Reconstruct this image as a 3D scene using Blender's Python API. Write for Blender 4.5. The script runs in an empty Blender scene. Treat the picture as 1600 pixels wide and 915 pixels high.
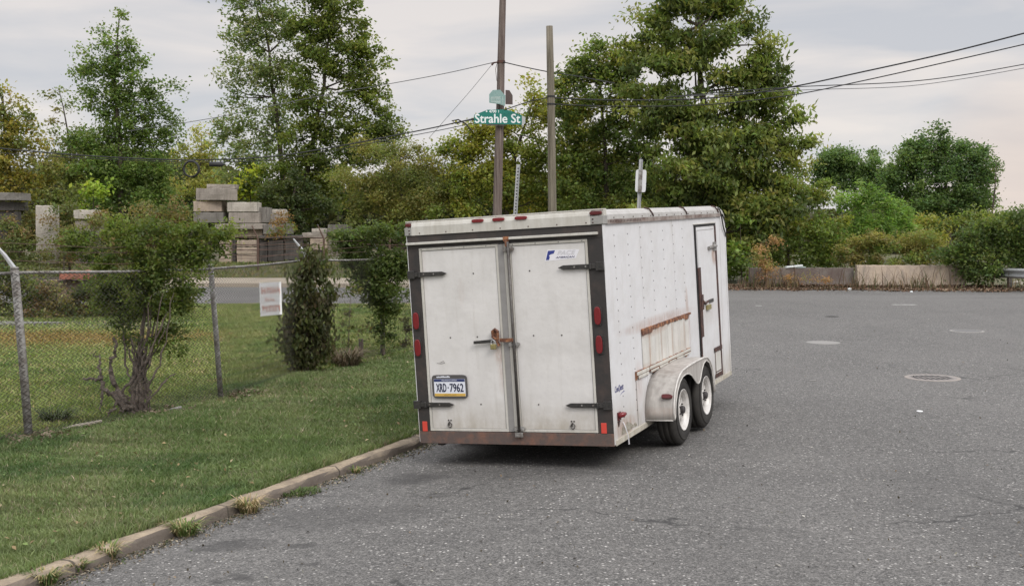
import bpy, math, random
import numpy as np
from mathutils import Matrix, Vector
random.seed(7)
rng = np.random.default_rng(11)
scene = bpy.context.scene
COL = scene.collection
R = math.radians
# ------------------------------------------------------------------ camera
FPX, HOR, CH = 1820.0, 352.0, 2.03          # focal length in photo pixels, horizon row, eye height
PITCH = math.atan((457.5 - HOR) / FPX)
cam = bpy.data.cameras.new('camera')
cam.sensor_width = 36.0
cam.lens = 36.0 * FPX / 1600.0
cam.clip_start = 0.1
cam.clip_end = 3000
camo = bpy.data.objects.new('camera', cam)
COL.objects.link(camo)
camo.location = (0, 0, CH)
camo.rotation_euler = (math.pi / 2 - PITCH, 0, 0)
scene.camera = camo
# ------------------------------------------------------------------ sky, sun, exposure
SUN_EL, SUN_AZ = 42.0, 150.0                # azimuth clockwise from +Y: right and behind the camera
w = bpy.data.worlds.new('World')
scene.world = w
w.use_nodes = True
nt = w.node_tree
nt.nodes.clear()
N = nt.nodes.new
out = N('ShaderNodeOutputWorld')
sky = N('ShaderNodeTexSky')
sky.sky_type = 'NISHITA'
sky.sun_disc = False
sky.sun_elevation = R(SUN_EL)
sky.sun_rotation = R(SUN_AZ)
sky.air_density = 1.0
sky.dust_density = 2.0
bg1 = N('ShaderNodeBackground')
bg1.inputs[1].default_value = 0.10
nt.links.new(sky.outputs[0], bg1.inputs[0])
tc = N('ShaderNodeTexCoord')
sep = N('ShaderNodeSeparateXYZ')
nt.links.new(tc.outputs['Generated'], sep.inputs[0])
rampz = N('ShaderNodeValToRGB')             # overcast dome: darker at the horizon than overhead
cr = rampz.color_ramp
cr.elements[0].position = 0.0
cr.elements[0].color = (0.84, 0.80, 0.775, 1)
cr.elements[1].position = 1.0
cr.elements[1].color = (1.95, 1.97, 2.02, 1)
for p_, c_ in ((0.05, (0.80, 0.78, 0.765, 1)), (0.12, (0.75, 0.73, 0.725, 1)), (0.24, (0.70, 0.69, 0.695, 1)), (0.45, (1.5, 1.5, 1.54, 1))):
    e_ = cr.elements.new(p_)
    e_.color = c_
nt.links.new(sep.outputs[2], rampz.inputs[0])
mp = N('ShaderNodeMapping')
mp.inputs['Scale'].default_value = (2.4, 2.4, 13.0)
mp.inputs['Rotation'].default_value = (0, R(5), 0)
nt.links.new(tc.outputs['Generated'], mp.inputs[0])
nz = N('ShaderNodeTexNoise')
nz.inputs['Scale'].default_value = 2.0
nz.inputs['Detail'].default_value = 5
nz.inputs['Roughness'].default_value = 0.5
nz.inputs['Distortion'].default_value = 0.35
nt.links.new(mp.outputs[0], nz.inputs[0])
rampn = N('ShaderNodeValToRGB')
rampn.color_ramp.elements[0].position = 0.36
rampn.color_ramp.elements[0].color = (0.83, 0.865, 0.92, 1)
rampn.color_ramp.elements[1].position = 0.66
rampn.color_ramp.elements[1].color = (1.13, 1.085, 1.05, 1)
nt.links.new(nz.outputs[0], rampn.inputs[0])
mul = N('ShaderNodeMixRGB')
mul.blend_type = 'MULTIPLY'
mul.inputs[0].default_value = 1
nt.links.new(rampz.outputs[0], mul.inputs[1])
nt.links.new(rampn.outputs[0], mul.inputs[2])
# warm gap in the clouds low on the right
dot = N('ShaderNodeVectorMath')
dot.operation = 'DOT_PRODUCT'
gd = Vector((0.445, 1.0, 0.040)).normalized()
nrm = N('ShaderNodeVectorMath')
nrm.operation = 'NORMALIZE'
nt.links.new(tc.outputs['Generated'], nrm.inputs[0])
nt.links.new(nrm.outputs[0], dot.inputs[0])
dot.inputs[1].default_value = gd
rg = N('ShaderNodeMapRange')
rg.inputs[1].default_value = 0.9955
rg.inputs[2].default_value = 1.0
nt.links.new(dot.outputs['Value'], rg.inputs[0])
addw = N('ShaderNodeMixRGB')
addw.blend_type = 'MIX'
addw.inputs[2].default_value = (0.88, 0.70, 0.59, 1)
rm = N('ShaderNodeMath')
rm.operation = 'MULTIPLY'
rm.inputs[1].default_value = 0.5
nt.links.new(rg.outputs[0], rm.inputs[0])
nt.links.new(rm.outputs[0], addw.inputs[0])
nt.links.new(mul.outputs[0], addw.inputs[1])
bg2 = N('ShaderNodeBackground')
bg2.inputs[1].default_value = 1.0
nt.links.new(addw.outputs[0], bg2.inputs[0])
mx = N('ShaderNodeMixShader')
mx.inputs[0].default_value = 0.93
nt.links.new(bg1.outputs[0], mx.inputs[1])
nt.links.new(bg2.outputs[0], mx.inputs[2])
nt.links.new(mx.outputs[0], out.inputs[0])

sl = bpy.data.lights.new('sun', 'SUN')
sl.energy = 1.7
sl.angle = R(24)
sl.color = (1.0, 0.965, 0.92)
so = bpy.data.objects.new('sun', sl)
COL.objects.link(so)
so.rotation_euler = (R(90 - SUN_EL), 0, R(180 - SUN_AZ))
so.location = (20, -20, 30)
scene.view_settings.view_transform = 'Standard'
scene.view_settings.look = 'None'
scene.view_settings.exposure = 0.0
scene.view_settings.gamma = 1.0
scene.render.engine = 'CYCLES'
scene.cycles.max_bounces = 6
scene.cycles.transparent_max_bounces = 8

# ------------------------------------------------------------------ pixel helpers (real distances)
CP, SP = math.cos(PITCH), math.sin(PITCH)
def ray(u, v):
    x, z = (u - 800) / FPX, -(v - 457.5) / FPX
    return np.array([x, CP + z * SP, -SP + z * CP])
def at(u, v, Y):                            # the point Y metres ahead seen at photo pixel u, v
    d = ray(u, v)
    return np.array([0, 0, CH]) + d * (Y / d[1])
def gr(u, v, z=0.0):                        # the point of the level z seen at photo pixel u, v
    d = ray(u, v)
    return np.array([0, 0, CH]) + d * ((z - CH) / d[2])

# ------------------------------------------------------------------ mesh helpers
class MB:
    def __init__(self):
        self.v, self.f, self.m = [], [], []
        self.cur = 0
    def add(self, vs, fs):
        b = len(self.v)
        self.v += [tuple(float(c) for c in p) for p in vs]
        for f in fs:
            self.f.append([b + i for i in f])
            self.m.append(self.cur)
        return self
    def box(self, x0, x1, y0, y1, z0, z1):
        return self.add([(x0, y0, z0), (x1, y0, z0), (x1, y1, z0), (x0, y1, z0), (x0, y0, z1), (x1, y0, z1), (x1, y1, z1), (x0, y1, z1)],
                        [(0, 3, 2, 1), (4, 5, 6, 7), (0, 1, 5, 4), (1, 2, 6, 5), (2, 3, 7, 6), (3, 0, 4, 7)])
    def prism(self, poly, a, b, axis):      # poly: 2D outline; axis 0: (y,z) along x; 1: (x,z) along y; 2: (x,y) along z
        n = len(poly)
        def P(p, t):
            return (t, p[0], p[1]) if axis == 0 else ((p[0], t, p[1]) if axis == 1 else (p[0], p[1], t))
        vs = [P(p, a) for p in poly] + [P(p, b) for p in poly]
        fs = [tuple(range(n)), tuple(range(2 * n - 1, n - 1, -1))]
        fs += [(i, n + i, n + (i + 1) % n, (i + 1) % n) for i in range(n)]
        return self.add(vs, fs)
    def tube(self, pts, r, n=8, caps=True):
        pts = [np.array(p, float) for p in pts]
        k = len(pts)
        rs = r if hasattr(r, '__len__') else [r] * k
        vs, fs = [], []
        up = np.array([0.13, 0.21, 0.97])
        for i, p in enumerate(pts):
            d = pts[min(i + 1, k - 1)] - pts[max(i - 1, 0)]
            d = d / (np.linalg.norm(d) + 1e-9)
            if abs(d @ up) > 0.97:
                up = np.array([0.9, 0.1, 0.2])
            a = np.cross(d, up); a /= np.linalg.norm(a)
            b = np.cross(d, a)
            for j in range(n):
                t = 2 * math.pi * j / n
                vs.append(p + rs[i] * (math.cos(t) * a + math.sin(t) * b))
        for i in range(k - 1):
            for j in range(n):
                fs.append((i * n + j, i * n + (j + 1) % n, (i + 1) * n + (j + 1) % n, (i + 1) * n + j))
        if caps:
            fs.append(tuple(range(n - 1, -1, -1)))
            fs.append(tuple((k - 1) * n + j for j in range(n)))
        return self.add(vs, fs)
    def lathe(self, prof, c, axis=0, n=36):  # prof: (offset along axis, radius)
        vs, fs = [], []
        for (o, r) in prof:
            for j in range(n):
                t = 2 * math.pi * j / n
                q = [0, 0, 0]
                q[axis] = o; q[(axis + 1) % 3] = r * math.cos(t); q[(axis + 2) % 3] = r * math.sin(t)
                vs.append((c[0] + q[0], c[1] + q[1], c[2] + q[2]))
        for i in range(len(prof) - 1):
            for j in range(n):
                fs.append((i * n + j, i * n + (j + 1) % n, (i + 1) * n + (j + 1) % n, (i + 1) * n + j))
        return self.add(vs, fs)
    def build(self, name, mat, parent=None, smooth=False, bevel=0):
        me = bpy.data.meshes.new(name)
        me.from_pydata(self.v, [], self.f)
        mats = mat if isinstance(mat, (list, tuple)) else [mat]
        for m_ in mats:
            me.materials.append(m_)
        if len(mats) > 1:
            me.polygons.foreach_set('material_index', self.m)
        if smooth:
            me.polygons.foreach_set('use_smooth', [True] * len(me.polygons))
        me.update()
        o = bpy.data.objects.new(name, me)
        COL.objects.link(o)
        if parent:
            o.parent = parent
        if bevel:
            b = o.modifiers.new('bevel', 'BEVEL')
            b.width = bevel; b.segments = 2; b.limit_method = 'ANGLE'; b.angle_limit = R(40)
        return o

def tag(o, label=None, cat=None, group=None, kind=None):
    if label: o['label'] = label
    if cat: o['category'] = cat
    if group: o['group'] = group
    if kind: o['kind'] = kind
    return o
def thing(name, label, cat, loc=(0, 0, 0), group=None):
    o = bpy.data.objects.new(name, None)
    COL.objects.link(o)
    o.location = loc
    o.empty_display_size = 0.2
    return tag(o, label, cat, group)
def np_mesh(name, verts, faces, mat, parent=None, col=None, smooth=False):
    """verts (N,3); faces (M,k) with constant k"""
    verts = np.asarray(verts, np.float32); faces = np.asarray(faces, np.int32)
    me = bpy.data.meshes.new(name)
    k = faces.shape[1]
    me.vertices.add(len(verts)); me.vertices.foreach_set('co', verts.ravel())
    me.loops.add(faces.size); me.loops.foreach_set('vertex_index', faces.ravel())
    me.polygons.add(len(faces))
    me.polygons.foreach_set('loop_start', np.arange(0, faces.size, k, dtype=np.int32))
    me.polygons.foreach_set('loop_total', np.full(len(faces), k, np.int32))
    if smooth:
        me.polygons.foreach_set('use_smooth', np.ones(len(faces), bool))
    me.update(calc_edges=True)
    if col is not None:
        a = me.color_attributes.new('tint', 'FLOAT_COLOR', 'POINT')
        c4 = np.ones((len(verts), 4), np.float32); c4[:, :3] = col
        a.data.foreach_set('color', c4.ravel())
    me.materials.append(mat)
    o = bpy.data.objects.new(name, me)
    COL.objects.link(o)
    if parent: o.parent = parent
    return o
def text_geo(s, size=1.0, extrude=0.0, shear=0.0):
    c = bpy.data.curves.new('lettering', 'FONT')
    c.body = s; c.size = size; c.align_x = 'CENTER'; c.align_y = 'CENTER'; c.shear = shear; c.extrude = extrude
    c.resolution_u = 3
    o = bpy.data.objects.new('lettering', c)
    COL.objects.link(o)
    dg = bpy.context.evaluated_depsgraph_get()
    me = bpy.data.meshes.new_from_object(o.evaluated_get(dg))
    vs = np.array([v.co[:] for v in me.vertices]); fs = [tuple(p.vertices) for p in me.polygons]
    bpy.data.objects.remove(o); bpy.data.curves.remove(c); bpy.data.meshes.remove(me)
    return vs, fs
def lettering(mb, s, plane, pos, centre, width, height, shear=0.0, bold=0.0):
    """flat letters fitted into width x height. plane 'rear': x right z up at y=pos; 'side': y right z up at x=pos"""
    vs, fs = text_geo(s, 1.0, 0.0, shear)
    lo, hi = vs.min(0), vs.max(0)
    X = (vs[:, 0] - (lo[0] + hi[0]) / 2) / (hi[0] - lo[0]) * width
    Z = (vs[:, 1] - (lo[1] + hi[1]) / 2) / (hi[1] - lo[1]) * height
    reps = [(0, 0)] if not bold else [(0, 0), (bold, 0), (-bold, 0), (0, bold), (0, -bold)]
    for i, (dx, dz) in enumerate(reps):
        e = i * 0.0003
        if plane == 'rear':
            P = [(centre[0] + x + dx, pos - e, centre[1] + z + dz) for x, z in zip(X, Z)]
        else:
            P = [(pos + e, centre[0] + x + dx, centre[1] + z + dz) for x, z in zip(X, Z)]
        mb.add(P, fs)
    return mb

# ------------------------------------------------------------------ materials
def mat(name, col, rough=0.6, metal=0.0, spec=0.5, noise=None, bump=None, col2=None):
    """plain procedural: noise=(scale, amount) varies colour toward col2; bump=(scale, strength)"""
    m = bpy.data.materials.new(name)
    m.use_nodes = True
    t = m.node_tree
    b = t.nodes['Principled BSDF']
    b.inputs['Roughness'].default_value = rough
    b.inputs['Metallic'].default_value = metal
    b.inputs['Specular IOR Level'].default_value = spec
    tcx = t.nodes.new('ShaderNodeTexCoord')
    if noise:
        n = t.nodes.new('ShaderNodeTexNoise')
        n.inputs['Scale'].default_value = noise[0]; n.inputs['Detail'].default_value = 8; n.inputs['Roughness'].default_value = 0.65
        t.links.new(tcx.outputs['Object'], n.inputs[0])
        r_ = t.nodes.new('ShaderNodeMapRange')
        r_.inputs[1].default_value = 0.5 - noise[1]; r_.inputs[2].default_value = 0.5 + noise[1]
        t.links.new(n.outputs[0], r_.inputs[0])
        x = t.nodes.new('ShaderNodeMixRGB')
        x.inputs[1].default_value = (*col, 1)
        c2 = col2 or tuple(c * 0.6 for c in col)
        x.inputs[2].default_value = (*c2, 1)
        t.links.new(r_.outputs[0], x.inputs[0])
        t.links.new(x.outputs[0], b.inputs['Base Color'])
    else:
        b.inputs['Base Color'].default_value = (*col, 1)
    if bump:
        n = t.nodes.new('ShaderNodeTexNoise')
        n.inputs['Scale'].default_value = bump[0]; n.inputs['Detail'].default_value = 6
        t.links.new(tcx.outputs['Object'], n.inputs[0])
        bp = t.nodes.new('ShaderNodeBump')
        bp.inputs['Strength'].default_value = bump[1]; bp.inputs['Distance'].default_value = 0.02
        t.links.new(n.outputs[0], bp.inputs['Height']); t.links.new(bp.outputs[0], b.inputs['Normal'])
    return m

class NT:                                    # tiny node-graph helper
    def __init__(self, m):
        self.t = m.node_tree
        self.tc = self.t.nodes.new('ShaderNodeTexCoord')
    def n(self, k, **kw):
        x = self.t.nodes.new(k)
        for a, v in kw.items(): setattr(x, a, v)
        return x
    def l(self, a, b): self.t.links.new(a, b)
    def coord(self, scale=(1, 1, 1), loc=(0, 0, 0), space='Object'):
        mpx = self.n('ShaderNodeMapping')
        mpx.inputs['Scale'].default_value = scale; mpx.inputs['Location'].default_value = loc
        self.l(self.tc.outputs[space], mpx.inputs[0])
        return mpx.outputs[0]
    def noise(self, scale, detail=6, rough=0.6, vec=None, dist=0.0):
        x = self.n('ShaderNodeTexNoise')
        x.inputs['Scale'].default_value = scale; x.inputs['Detail'].default_value = detail
        x.inputs['Roughness'].default_value = rough; x.inputs['Distortion'].default_value = dist
        self.l(vec if vec is not None else self.tc.outputs['Object'], x.inputs[0])
        return x.outputs[0]
    def rng(self, v, a, b, c=0.0, d=1.0, smooth=False):
        x = self.n('ShaderNodeMapRange')
        if smooth: x.interpolation_type = 'SMOOTHSTEP'
        for i, q in enumerate((a, b, c, d)): x.inputs[i + 1].default_value = q
        self.l(v, x.inputs[0])
        return x.outputs[0]
    def math(self, op, a, b=None, clamp=False):
        x = self.n('ShaderNodeMath', operation=op)
        x.use_clamp = clamp
        for i, q in enumerate((a, b)):
            if q is None: continue
            if isinstance(q, (int, float)): x.inputs[i].default_value = q
            else: self.l(q, x.inputs[i])
        return x.outputs[0]
    def mix(self, f, a, b, mode='MIX'):
        x = self.n('ShaderNodeMixRGB', blend_type=mode)
        for i, q in enumerate((f, a, b)):
            if isinstance(q, (int, float)): x.inputs[i].default_value = q
            elif isinstance(q, tuple): x.inputs[i].default_value = (*q, 1)
            else: self.l(q, x.inputs[i])
        return x.outputs[0]
    def bump(self, h, strength, dist, target):
        x = self.n('ShaderNodeBump')
        x.inputs['Strength'].default_value = strength; x.inputs['Distance'].default_value = dist
        self.l(h, x.inputs['Height']); self.l(x.outputs[0], target)
    def ell(self, c, r, vec=None, axes='xy', soft=0.4):
        """1 inside an ellipse with noisy edge (object coords)"""
        s = self.n('ShaderNodeSeparateXYZ')
        self.l(vec if vec is not None else self.tc.outputs['Object'], s.inputs[0])
        ix = {'x': 0, 'y': 1, 'z': 2}
        tot = None
        for ax, cc, rr in zip(axes, c, r):
            d = self.math('DIVIDE', self.math('SUBTRACT', s.outputs[ix[ax]], cc), rr)
            d = self.math('MULTIPLY', d, d)
            tot = d if tot is None else self.math('ADD', tot, d)
        return self.rng(tot, 1 - soft, 1 + soft, 1.0, 0.0)

def principled(name, rough=0.6):
    m = bpy.data.materials.new(name); m.use_nodes = True
    b = m.node_tree.nodes['Principled BSDF']; b.inputs['Roughness'].default_value = rough
    return m, b, NT(m)

def paint(name, base, dirt, rust_spots=(), plane='xz', grime=(0.55, 0.75), rough=0.42, low=None):
    """weathered white enamel: vertical streaks, faint blotches, rust drips at given spots"""
    m, b, g = principled(name, rough)
    u, v = plane
    sc = {'xz': (9, 9, 0.8), 'yz': (9, 9, 0.8)}[plane]
    streak = g.noise(2.0, 6, 0.6, g.coord(sc))
    blot = g.noise(3.2, 8, 0.65)
    fine = g.noise(60, 4, 0.6)
    c = g.mix(g.rng(streak, grime[0], grime[1], 0, 0.55), base, dirt)
    c = g.mix(g.rng(blot, 0.45, 0.72, 0, 0.45), c, tuple(q * 0.86 for q in dirt))
    c = g.mix(g.rng(fine, 0.62, 0.75, 0, 0.30), c, tuple(q * 0.6 for q in dirt))
    if low:                                  # road dirt thrown on the foot of the panel
        s = g.n('ShaderNodeSeparateXYZ'); g.l(g.tc.outputs['Object'], s.inputs[0])
        f = g.math('MULTIPLY', g.rng(s.outputs[2], low[0], low[1], 1.0, 0.0), g.rng(g.noise(7, 6, 0.7, g.coord((1, 1, 0.5))), 0.3, 0.65, 0.15, 1.0))
        c = g.mix(g.math('MULTIPLY', f, 0.75), c, (0.30, 0.25, 0.17))
    for (cc, rr, k) in rust_spots:
        e = g.ell(cc, rr, axes=plane, soft=0.9)
        e = g.math('MULTIPLY', e, g.rng(g.noise(14, 6, 0.7, g.coord((3, 3, 0.7))), 0.35, 0.6, 0.2, 1.0))
        c = g.mix(g.math('MULTIPLY', e, k), c, (0.30, 0.13, 0.055))
    g.l(c, b.inputs['Base Color'])
    g.l(g.rng(blot, 0.3, 0.7, rough - 0.08, rough + 0.18), b.inputs['Roughness'])
    g.bump(g.noise(2.1, 4, 0.5), 0.6, 0.03, b.inputs['Normal'])
    return m

def rusty(name, base, rust=(0.16, 0.075, 0.045), lo=0.5, hi=0.62, scale=7, rough=0.7):
    m, b, g = principled(name, rough)
    f = g.rng(g.noise(scale, 10, 0.7), lo, hi)
    c = g.mix(f, base, rust)
    c = g.mix(g.rng(g.noise(50, 5, 0.7), 0.5, 0.75, 0, 0.4), c, tuple(q * 0.5 for q in base))
    g.l(c, b.inputs['Base Color'])
    g.bump(g.noise(90, 5, 0.6), 0.3, 0.004, b.inputs['Normal'])
    return m

M = {}
M['door_white'] = paint('door_white', (0.68, 0.66, 0.635), (0.56, 0.535, 0.495), [((-0.42, 1.33), (0.03, 0.10), 0.12), ((-0.06, 0.66), (0.05, 0.22), 0.35), ((-0.1, 0.8), (0.04, 0.1), 0.3), ((0.0, 0.14), (0.06, 0.05), 0.6), ((-0.78, 1.55), (0.03, 0.3), 0.12)], 'xz', low=(0.08, 0.40))
M['side_white'] = paint('side_white', (0.65, 0.645, 0.65), (0.54, 0.52, 0.49),
    [((3.74, 1.42), (0.10, 0.10), 0.9), ((2.5, 1.0), (0.05, 0.12), 0.5), ((1.5, 0.90), (1.0, 0.05), 0.5), ((3.5, 0.80), (0.5, 0.12), 0.15), ((0.3, 0.10), (0.26, 0.07), 0.6), ((0.75, 0.42), (0.10, 0.16), 0.35), ((1.15, 0.70), (0.03, 0.2), 0.3), ((2.56, 0.72), (0.03, 0.2), 0.35), ((0.66, 0.25), (0.02, 0.2), 0.4), ((3.0, 0.5), (0.04, 0.3), 0.2)], 'yz', low=(0.0, 0.42))
M['vent_white'] = paint('vent_white', (0.60, 0.585, 0.55), (0.40, 0.365, 0.30), [((1.2, 0.84), (0.5, 0.05), 0.6), ((2.2, 0.6), (0.3, 0.15), 0.12), ((0.95, 0.50), (0.2, 0.05), 0.4), ((1.12, 0.68), (0.02, 0.2), 0.6), ((1.48, 0.72), (0.03, 0.16), 0.6), ((1.85, 0.66), (0.02, 0.2), 0.6), ((2.3, 0.7), (0.02, 0.18), 0.5)], 'yz', grime=(0.45, 0.68))
M['cream'] = paint('cream', (0.57, 0.55, 0.50), (0.40, 0.37, 0.31), [], 'xz', grime=(0.45, 0.7))
M['cove'] = paint('cove', (0.42, 0.405, 0.385), (0.30, 0.285, 0.26), [], 'yz', grime=(0.4, 0.65))
M['alu'] = mat('aluminium', (0.50, 0.49, 0.47), 0.42, 0.55, noise=(6, 0.25), col2=(0.30, 0.29, 0.27), bump=(40, 0.1))
M['fender'] = paint('fender_metal', (0.46, 0.435, 0.405), (0.22, 0.20, 0.18), [((1.4, 0.46), (0.5, 0.04), 0.1), ((0.92, 0.12), (0.06, 0.05), 0.3)], 'yz', grime=(0.38, 0.62), rough=0.5)
M['black_frame'] = rusty('black_frame', (0.033, 0.029, 0.027), (0.070, 0.050, 0.042), 0.48, 0.72, 4, 0.65)
M['sill'] = rusty('rusted_sill', (0.105, 0.078, 0.068), (0.19, 0.10, 0.07), 0.45, 0.65, 9, 0.8)
M['rust'] = rusty('rust', (0.10, 0.042, 0.027), (0.36, 0.16, 0.075), 0.44, 0.60, 14, 0.85)
M['rustdark'] = rusty('dark_rust', (0.055, 0.028, 0.024), (0.12, 0.055, 0.035), 0.5, 0.65, 14, 0.85)
M['black'] = mat('black_metal', (0.030, 0.029, 0.029), 0.38, 0.3, noise=(30, 0.2), col2=(0.07, 0.065, 0.06), bump=(80, 0.2))
M['greybar'] = mat('grey_bar', (0.13, 0.125, 0.12), 0.5, 0.5, noise=(30, 0.2), col2=(0.08, 0.068, 0.06))
M['seal'] = mat('grey_seal', (0.30, 0.29, 0.28), 0.7, noise=(12, 0.3), col2=(0.22, 0.21, 0.20))
M['dark'] = mat('dark_recess', (0.012, 0.011, 0.011), 0.9)
M['lens'] = mat('red_lens', (0.21, 0.016, 0.020), 0.25, 0, 0.6, noise=(60, 0.3), col2=(0.14, 0.01, 0.014))
M['lens_dark'] = mat('dark_red_lens', (0.12, 0.014, 0.016), 0.35, noise=(60, 0.3))
M['refl'] = mat('orange_red_reflector', (0.62, 0.07, 0.05), 0.3)
M['tyre'] = mat('tyre_rubber', (0.022, 0.021, 0.021), 0.85, 0, 0.3, noise=(9, 0.25), col2=(0.05, 0.046, 0.04), bump=(60, 0.2))
M['rim'] = mat('rim_white', (0.72, 0.70, 0.68), 0.4, 0.1, noise=(14, 0.25), col2=(0.45, 0.42, 0.38))
M['hub'] = mat('hub_dark', (0.04, 0.035, 0.035), 0.6)
M['brass'] = mat('brass', (0.42, 0.36, 0.16), 0.4, 0.5, noise=(40, 0.2))
M['plate'] = mat('plate_white', (0.72, 0.74, 0.80), 0.4)
M['plate_blue'] = mat('plate_blue', (0.035, 0.05, 0.14), 0.4)
M['plate_gold'] = mat('plate_gold', (0.62, 0.40, 0.09), 0.4)
M['plate_ink'] = mat('plate_ink', (0.02, 0.025, 0.06), 0.4)
M['plate_frame'] = mat('plate_frame', (0.085, 0.08, 0.078), 0.5)
M['decal_white'] = mat('decal_white', (0.78, 0.77, 0.80), 0.4)
M['decal_blue'] = mat('decal_blue', (0.035, 0.05, 0.24), 0.4)
M['decal_grey'] = mat('decal_faded', (0.62, 0.61, 0.63), 0.5)
M['decal_ink'] = mat('decal_ink', (0.07, 0.07, 0.16), 0.5)
M['roofm'] = mat('roof_metal', (0.48, 0.47, 0.45), 0.5, 0.3, noise=(3, 0.25), col2=(0.36, 0.34, 0.31))
M['galv'] = mat('galvanised', (0.30, 0.295, 0.28), 0.7, 0.15, noise=(11, 0.14), col2=(0.12, 0.10, 0.085), bump=(30, 0.7))
M['galv_light'] = mat('galvanised_light', (0.52, 0.53, 0.54), 0.5, 0.3, noise=(18, 0.25), col2=(0.36, 0.36, 0.36))
M['wire'] = mat('fence_wire', (0.030, 0.027, 0.023), 0.8, 0.0, noise=(3, 0.2), col2=(0.055, 0.048, 0.042))
M['wire_rust'] = mat('barbed_rust', (0.10, 0.06, 0.045), 0.8)
M['cable'] = mat('cable_black', (0.02, 0.02, 0.021), 0.7)
M['cable_grey'] = mat('cable_grey', (0.10, 0.10, 0.105), 0.7)
M['pole_brown'] = mat('pole_wood_brown', (0.17, 0.125, 0.115), 0.9, noise=(6, 0.2), col2=(0.075, 0.05, 0.045), bump=(18, 0.7))
M['pole_grey'] = mat('pole_wood_grey', (0.19, 0.165, 0.125), 0.9, noise=(6, 0.2), col2=(0.10, 0.085, 0.06), bump=(18, 0.7))
M['sign_green'] = mat('sign_green', (0.012, 0.17, 0.135), 0.35)
M['sign_white'] = mat('sign_white', (0.76, 0.80, 0.80), 0.4)
M['sign_teal'] = mat('faded_teal', (0.17, 0.30, 0.28), 0.6, noise=(9, 0.25), col2=(0.26, 0.37, 0.35))
M['sign_teal_pale'] = mat('faded_pale', (0.42, 0.53, 0.50), 0.6, noise=(20, 0.2))
M['sign_back'] = mat('sign_back_brown', (0.085, 0.06, 0.055), 0.7)
M['bark'] = mat('bark', (0.085, 0.068, 0.052), 0.95, noise=(8, 0.25), col2=(0.045, 0.035, 0.026), bump=(20, 0.6))
M['bark_vine'] = mat('bark_vine', (0.17, 0.14, 0.115), 0.95, noise=(14, 0.2), col2=(0.06, 0.042, 0.035), bump=(40, 0.7))
M['red_print'] = mat('red_print', (0.52, 0.22, 0.16), 0.6, noise=(30, 0.3), col2=(0.60, 0.42, 0.36))
M['white_sheet'] = mat('white_sheet', (0.80, 0.80, 0.80), 0.5)

def wood(name, a, b_):
    m, b, g = principled(name, 0.95)
    st_ = g.noise(1.0, 7, 0.7, g.coord((26, 26, 0.9)))
    c = g.mix(g.rng(st_, 0.36, 0.62), a, b_)
    c = g.mix(g.rng(g.noise(3, 5, 0.6, g.coord((1, 1, 0.5))), 0.45, 0.7, 0, 0.6), c, tuple(q * 0.6 for q in a))
    g.l(c, b.inputs['Base Color'])
    g.bump(st_, 1.0, 0.02, b.inputs['Normal'])
    return m
M['pole_brown'] = wood('pole_wood_brown', (0.235, 0.19, 0.165), (0.075, 0.05, 0.045))
M['pole_grey'] = wood('pole_wood_grey', (0.25, 0.22, 0.17), (0.10, 0.085, 0.06))
def leaf_mat(name, translucent=0.28, rough=0.55):
    m = bpy.data.materials.new(name); m.use_nodes = True
    t = m.node_tree; b = t.nodes['Principled BSDF']
    a = t.nodes.new('ShaderNodeAttribute'); a.attribute_name = 'tint'
    t.links.new(a.outputs['Color'], b.inputs['Base Color'])
    b.inputs['Roughness'].default_value = rough
    b.inputs['Specular IOR Level'].default_value = 0.35
    tr = t.nodes.new('ShaderNodeBsdfTranslucent')
    mxc = t.nodes.new('ShaderNodeMixRGB'); mxc.blend_type = 'MULTIPLY'; mxc.inputs[0].default_value = 1
    mxc.inputs[2].default_value = (1.2, 1.25, 0.7, 1)
    t.links.new(a.outputs['Color'], mxc.inputs[1]); t.links.new(mxc.outputs[0], tr.inputs[0])
    ms = t.nodes.new('ShaderNodeMixShader'); ms.inputs[0].default_value = translucent
    t.links.new(b.outputs[0], ms.inputs[1]); t.links.new(tr.outputs[0], ms.inputs[2])
    t.links.new(ms.outputs[0], t.nodes['Material Output'].inputs[0])
    return m
M['leaf'] = leaf_mat('leaf', 0.50)
M['grass'] = leaf_mat('grass_blade', 0.25, 0.6)
M['dry'] = leaf_mat('dry_plant', 0.15, 0.8)

# ------------------------------------------------------------------ the street frame
# local axes of the street and the trailer: s to the right, t forward; rows are world x, y, z
TM = np.array([[0.91578117, 0.39687005, -0.06195967], [-0.39747936, 0.91760717, 0.00269039], [0.05792237, 0.02216388, 0.99807503]])
TT = np.array([0.0227, 9.988, 0.1516])
ANG = math.atan2(0.39717, 0.9177)
ES = np.array([math.cos(ANG), -math.sin(ANG)]); ET = np.array([math.sin(ANG), math.cos(ANG)])
def st(x, y):
    dx, dy = x - TT[0], y - TT[1]
    return dx * ES[0] + dy * ES[1], dx * ET[0] + dy * ET[1]
def wd(s, t): return TT[0] + s * ES[0] + t * ET[0], TT[1] + s * ES[1] + t * ET[1]
def smooth(a, b, x):
    q = np.clip((x - a) / (b - a), 0, 1); return q * q * (3 - 2 * q)
KS = -1.444                                # kerb line
def road_z(x, y):
    s, t = st(x, y)
    q = 1.155 - s
    c = np.where(q > 0, -0.0579 * q, 0)
    c = np.maximum(c, -0.17)
    return c * (1 - smooth(5.5, 10, t))
def lawn_z(x, y):
    s, t = st(x, y)
    fade = 1 - smooth(5.5, 10, t)
    base = road_z(x, y) * 0 + (-0.085 * fade + 0.06 * (1 - fade))
    z = base + smooth(0.0, 3.0, KS - 0.12 - s) * (0.05 - base)
    z = z + 0.02 * np.sin(x * 1.7 + 0.6 * y) * np.sin(y * 1.1) * smooth(0.3, 1.5, KS - s)
    return z

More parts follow.
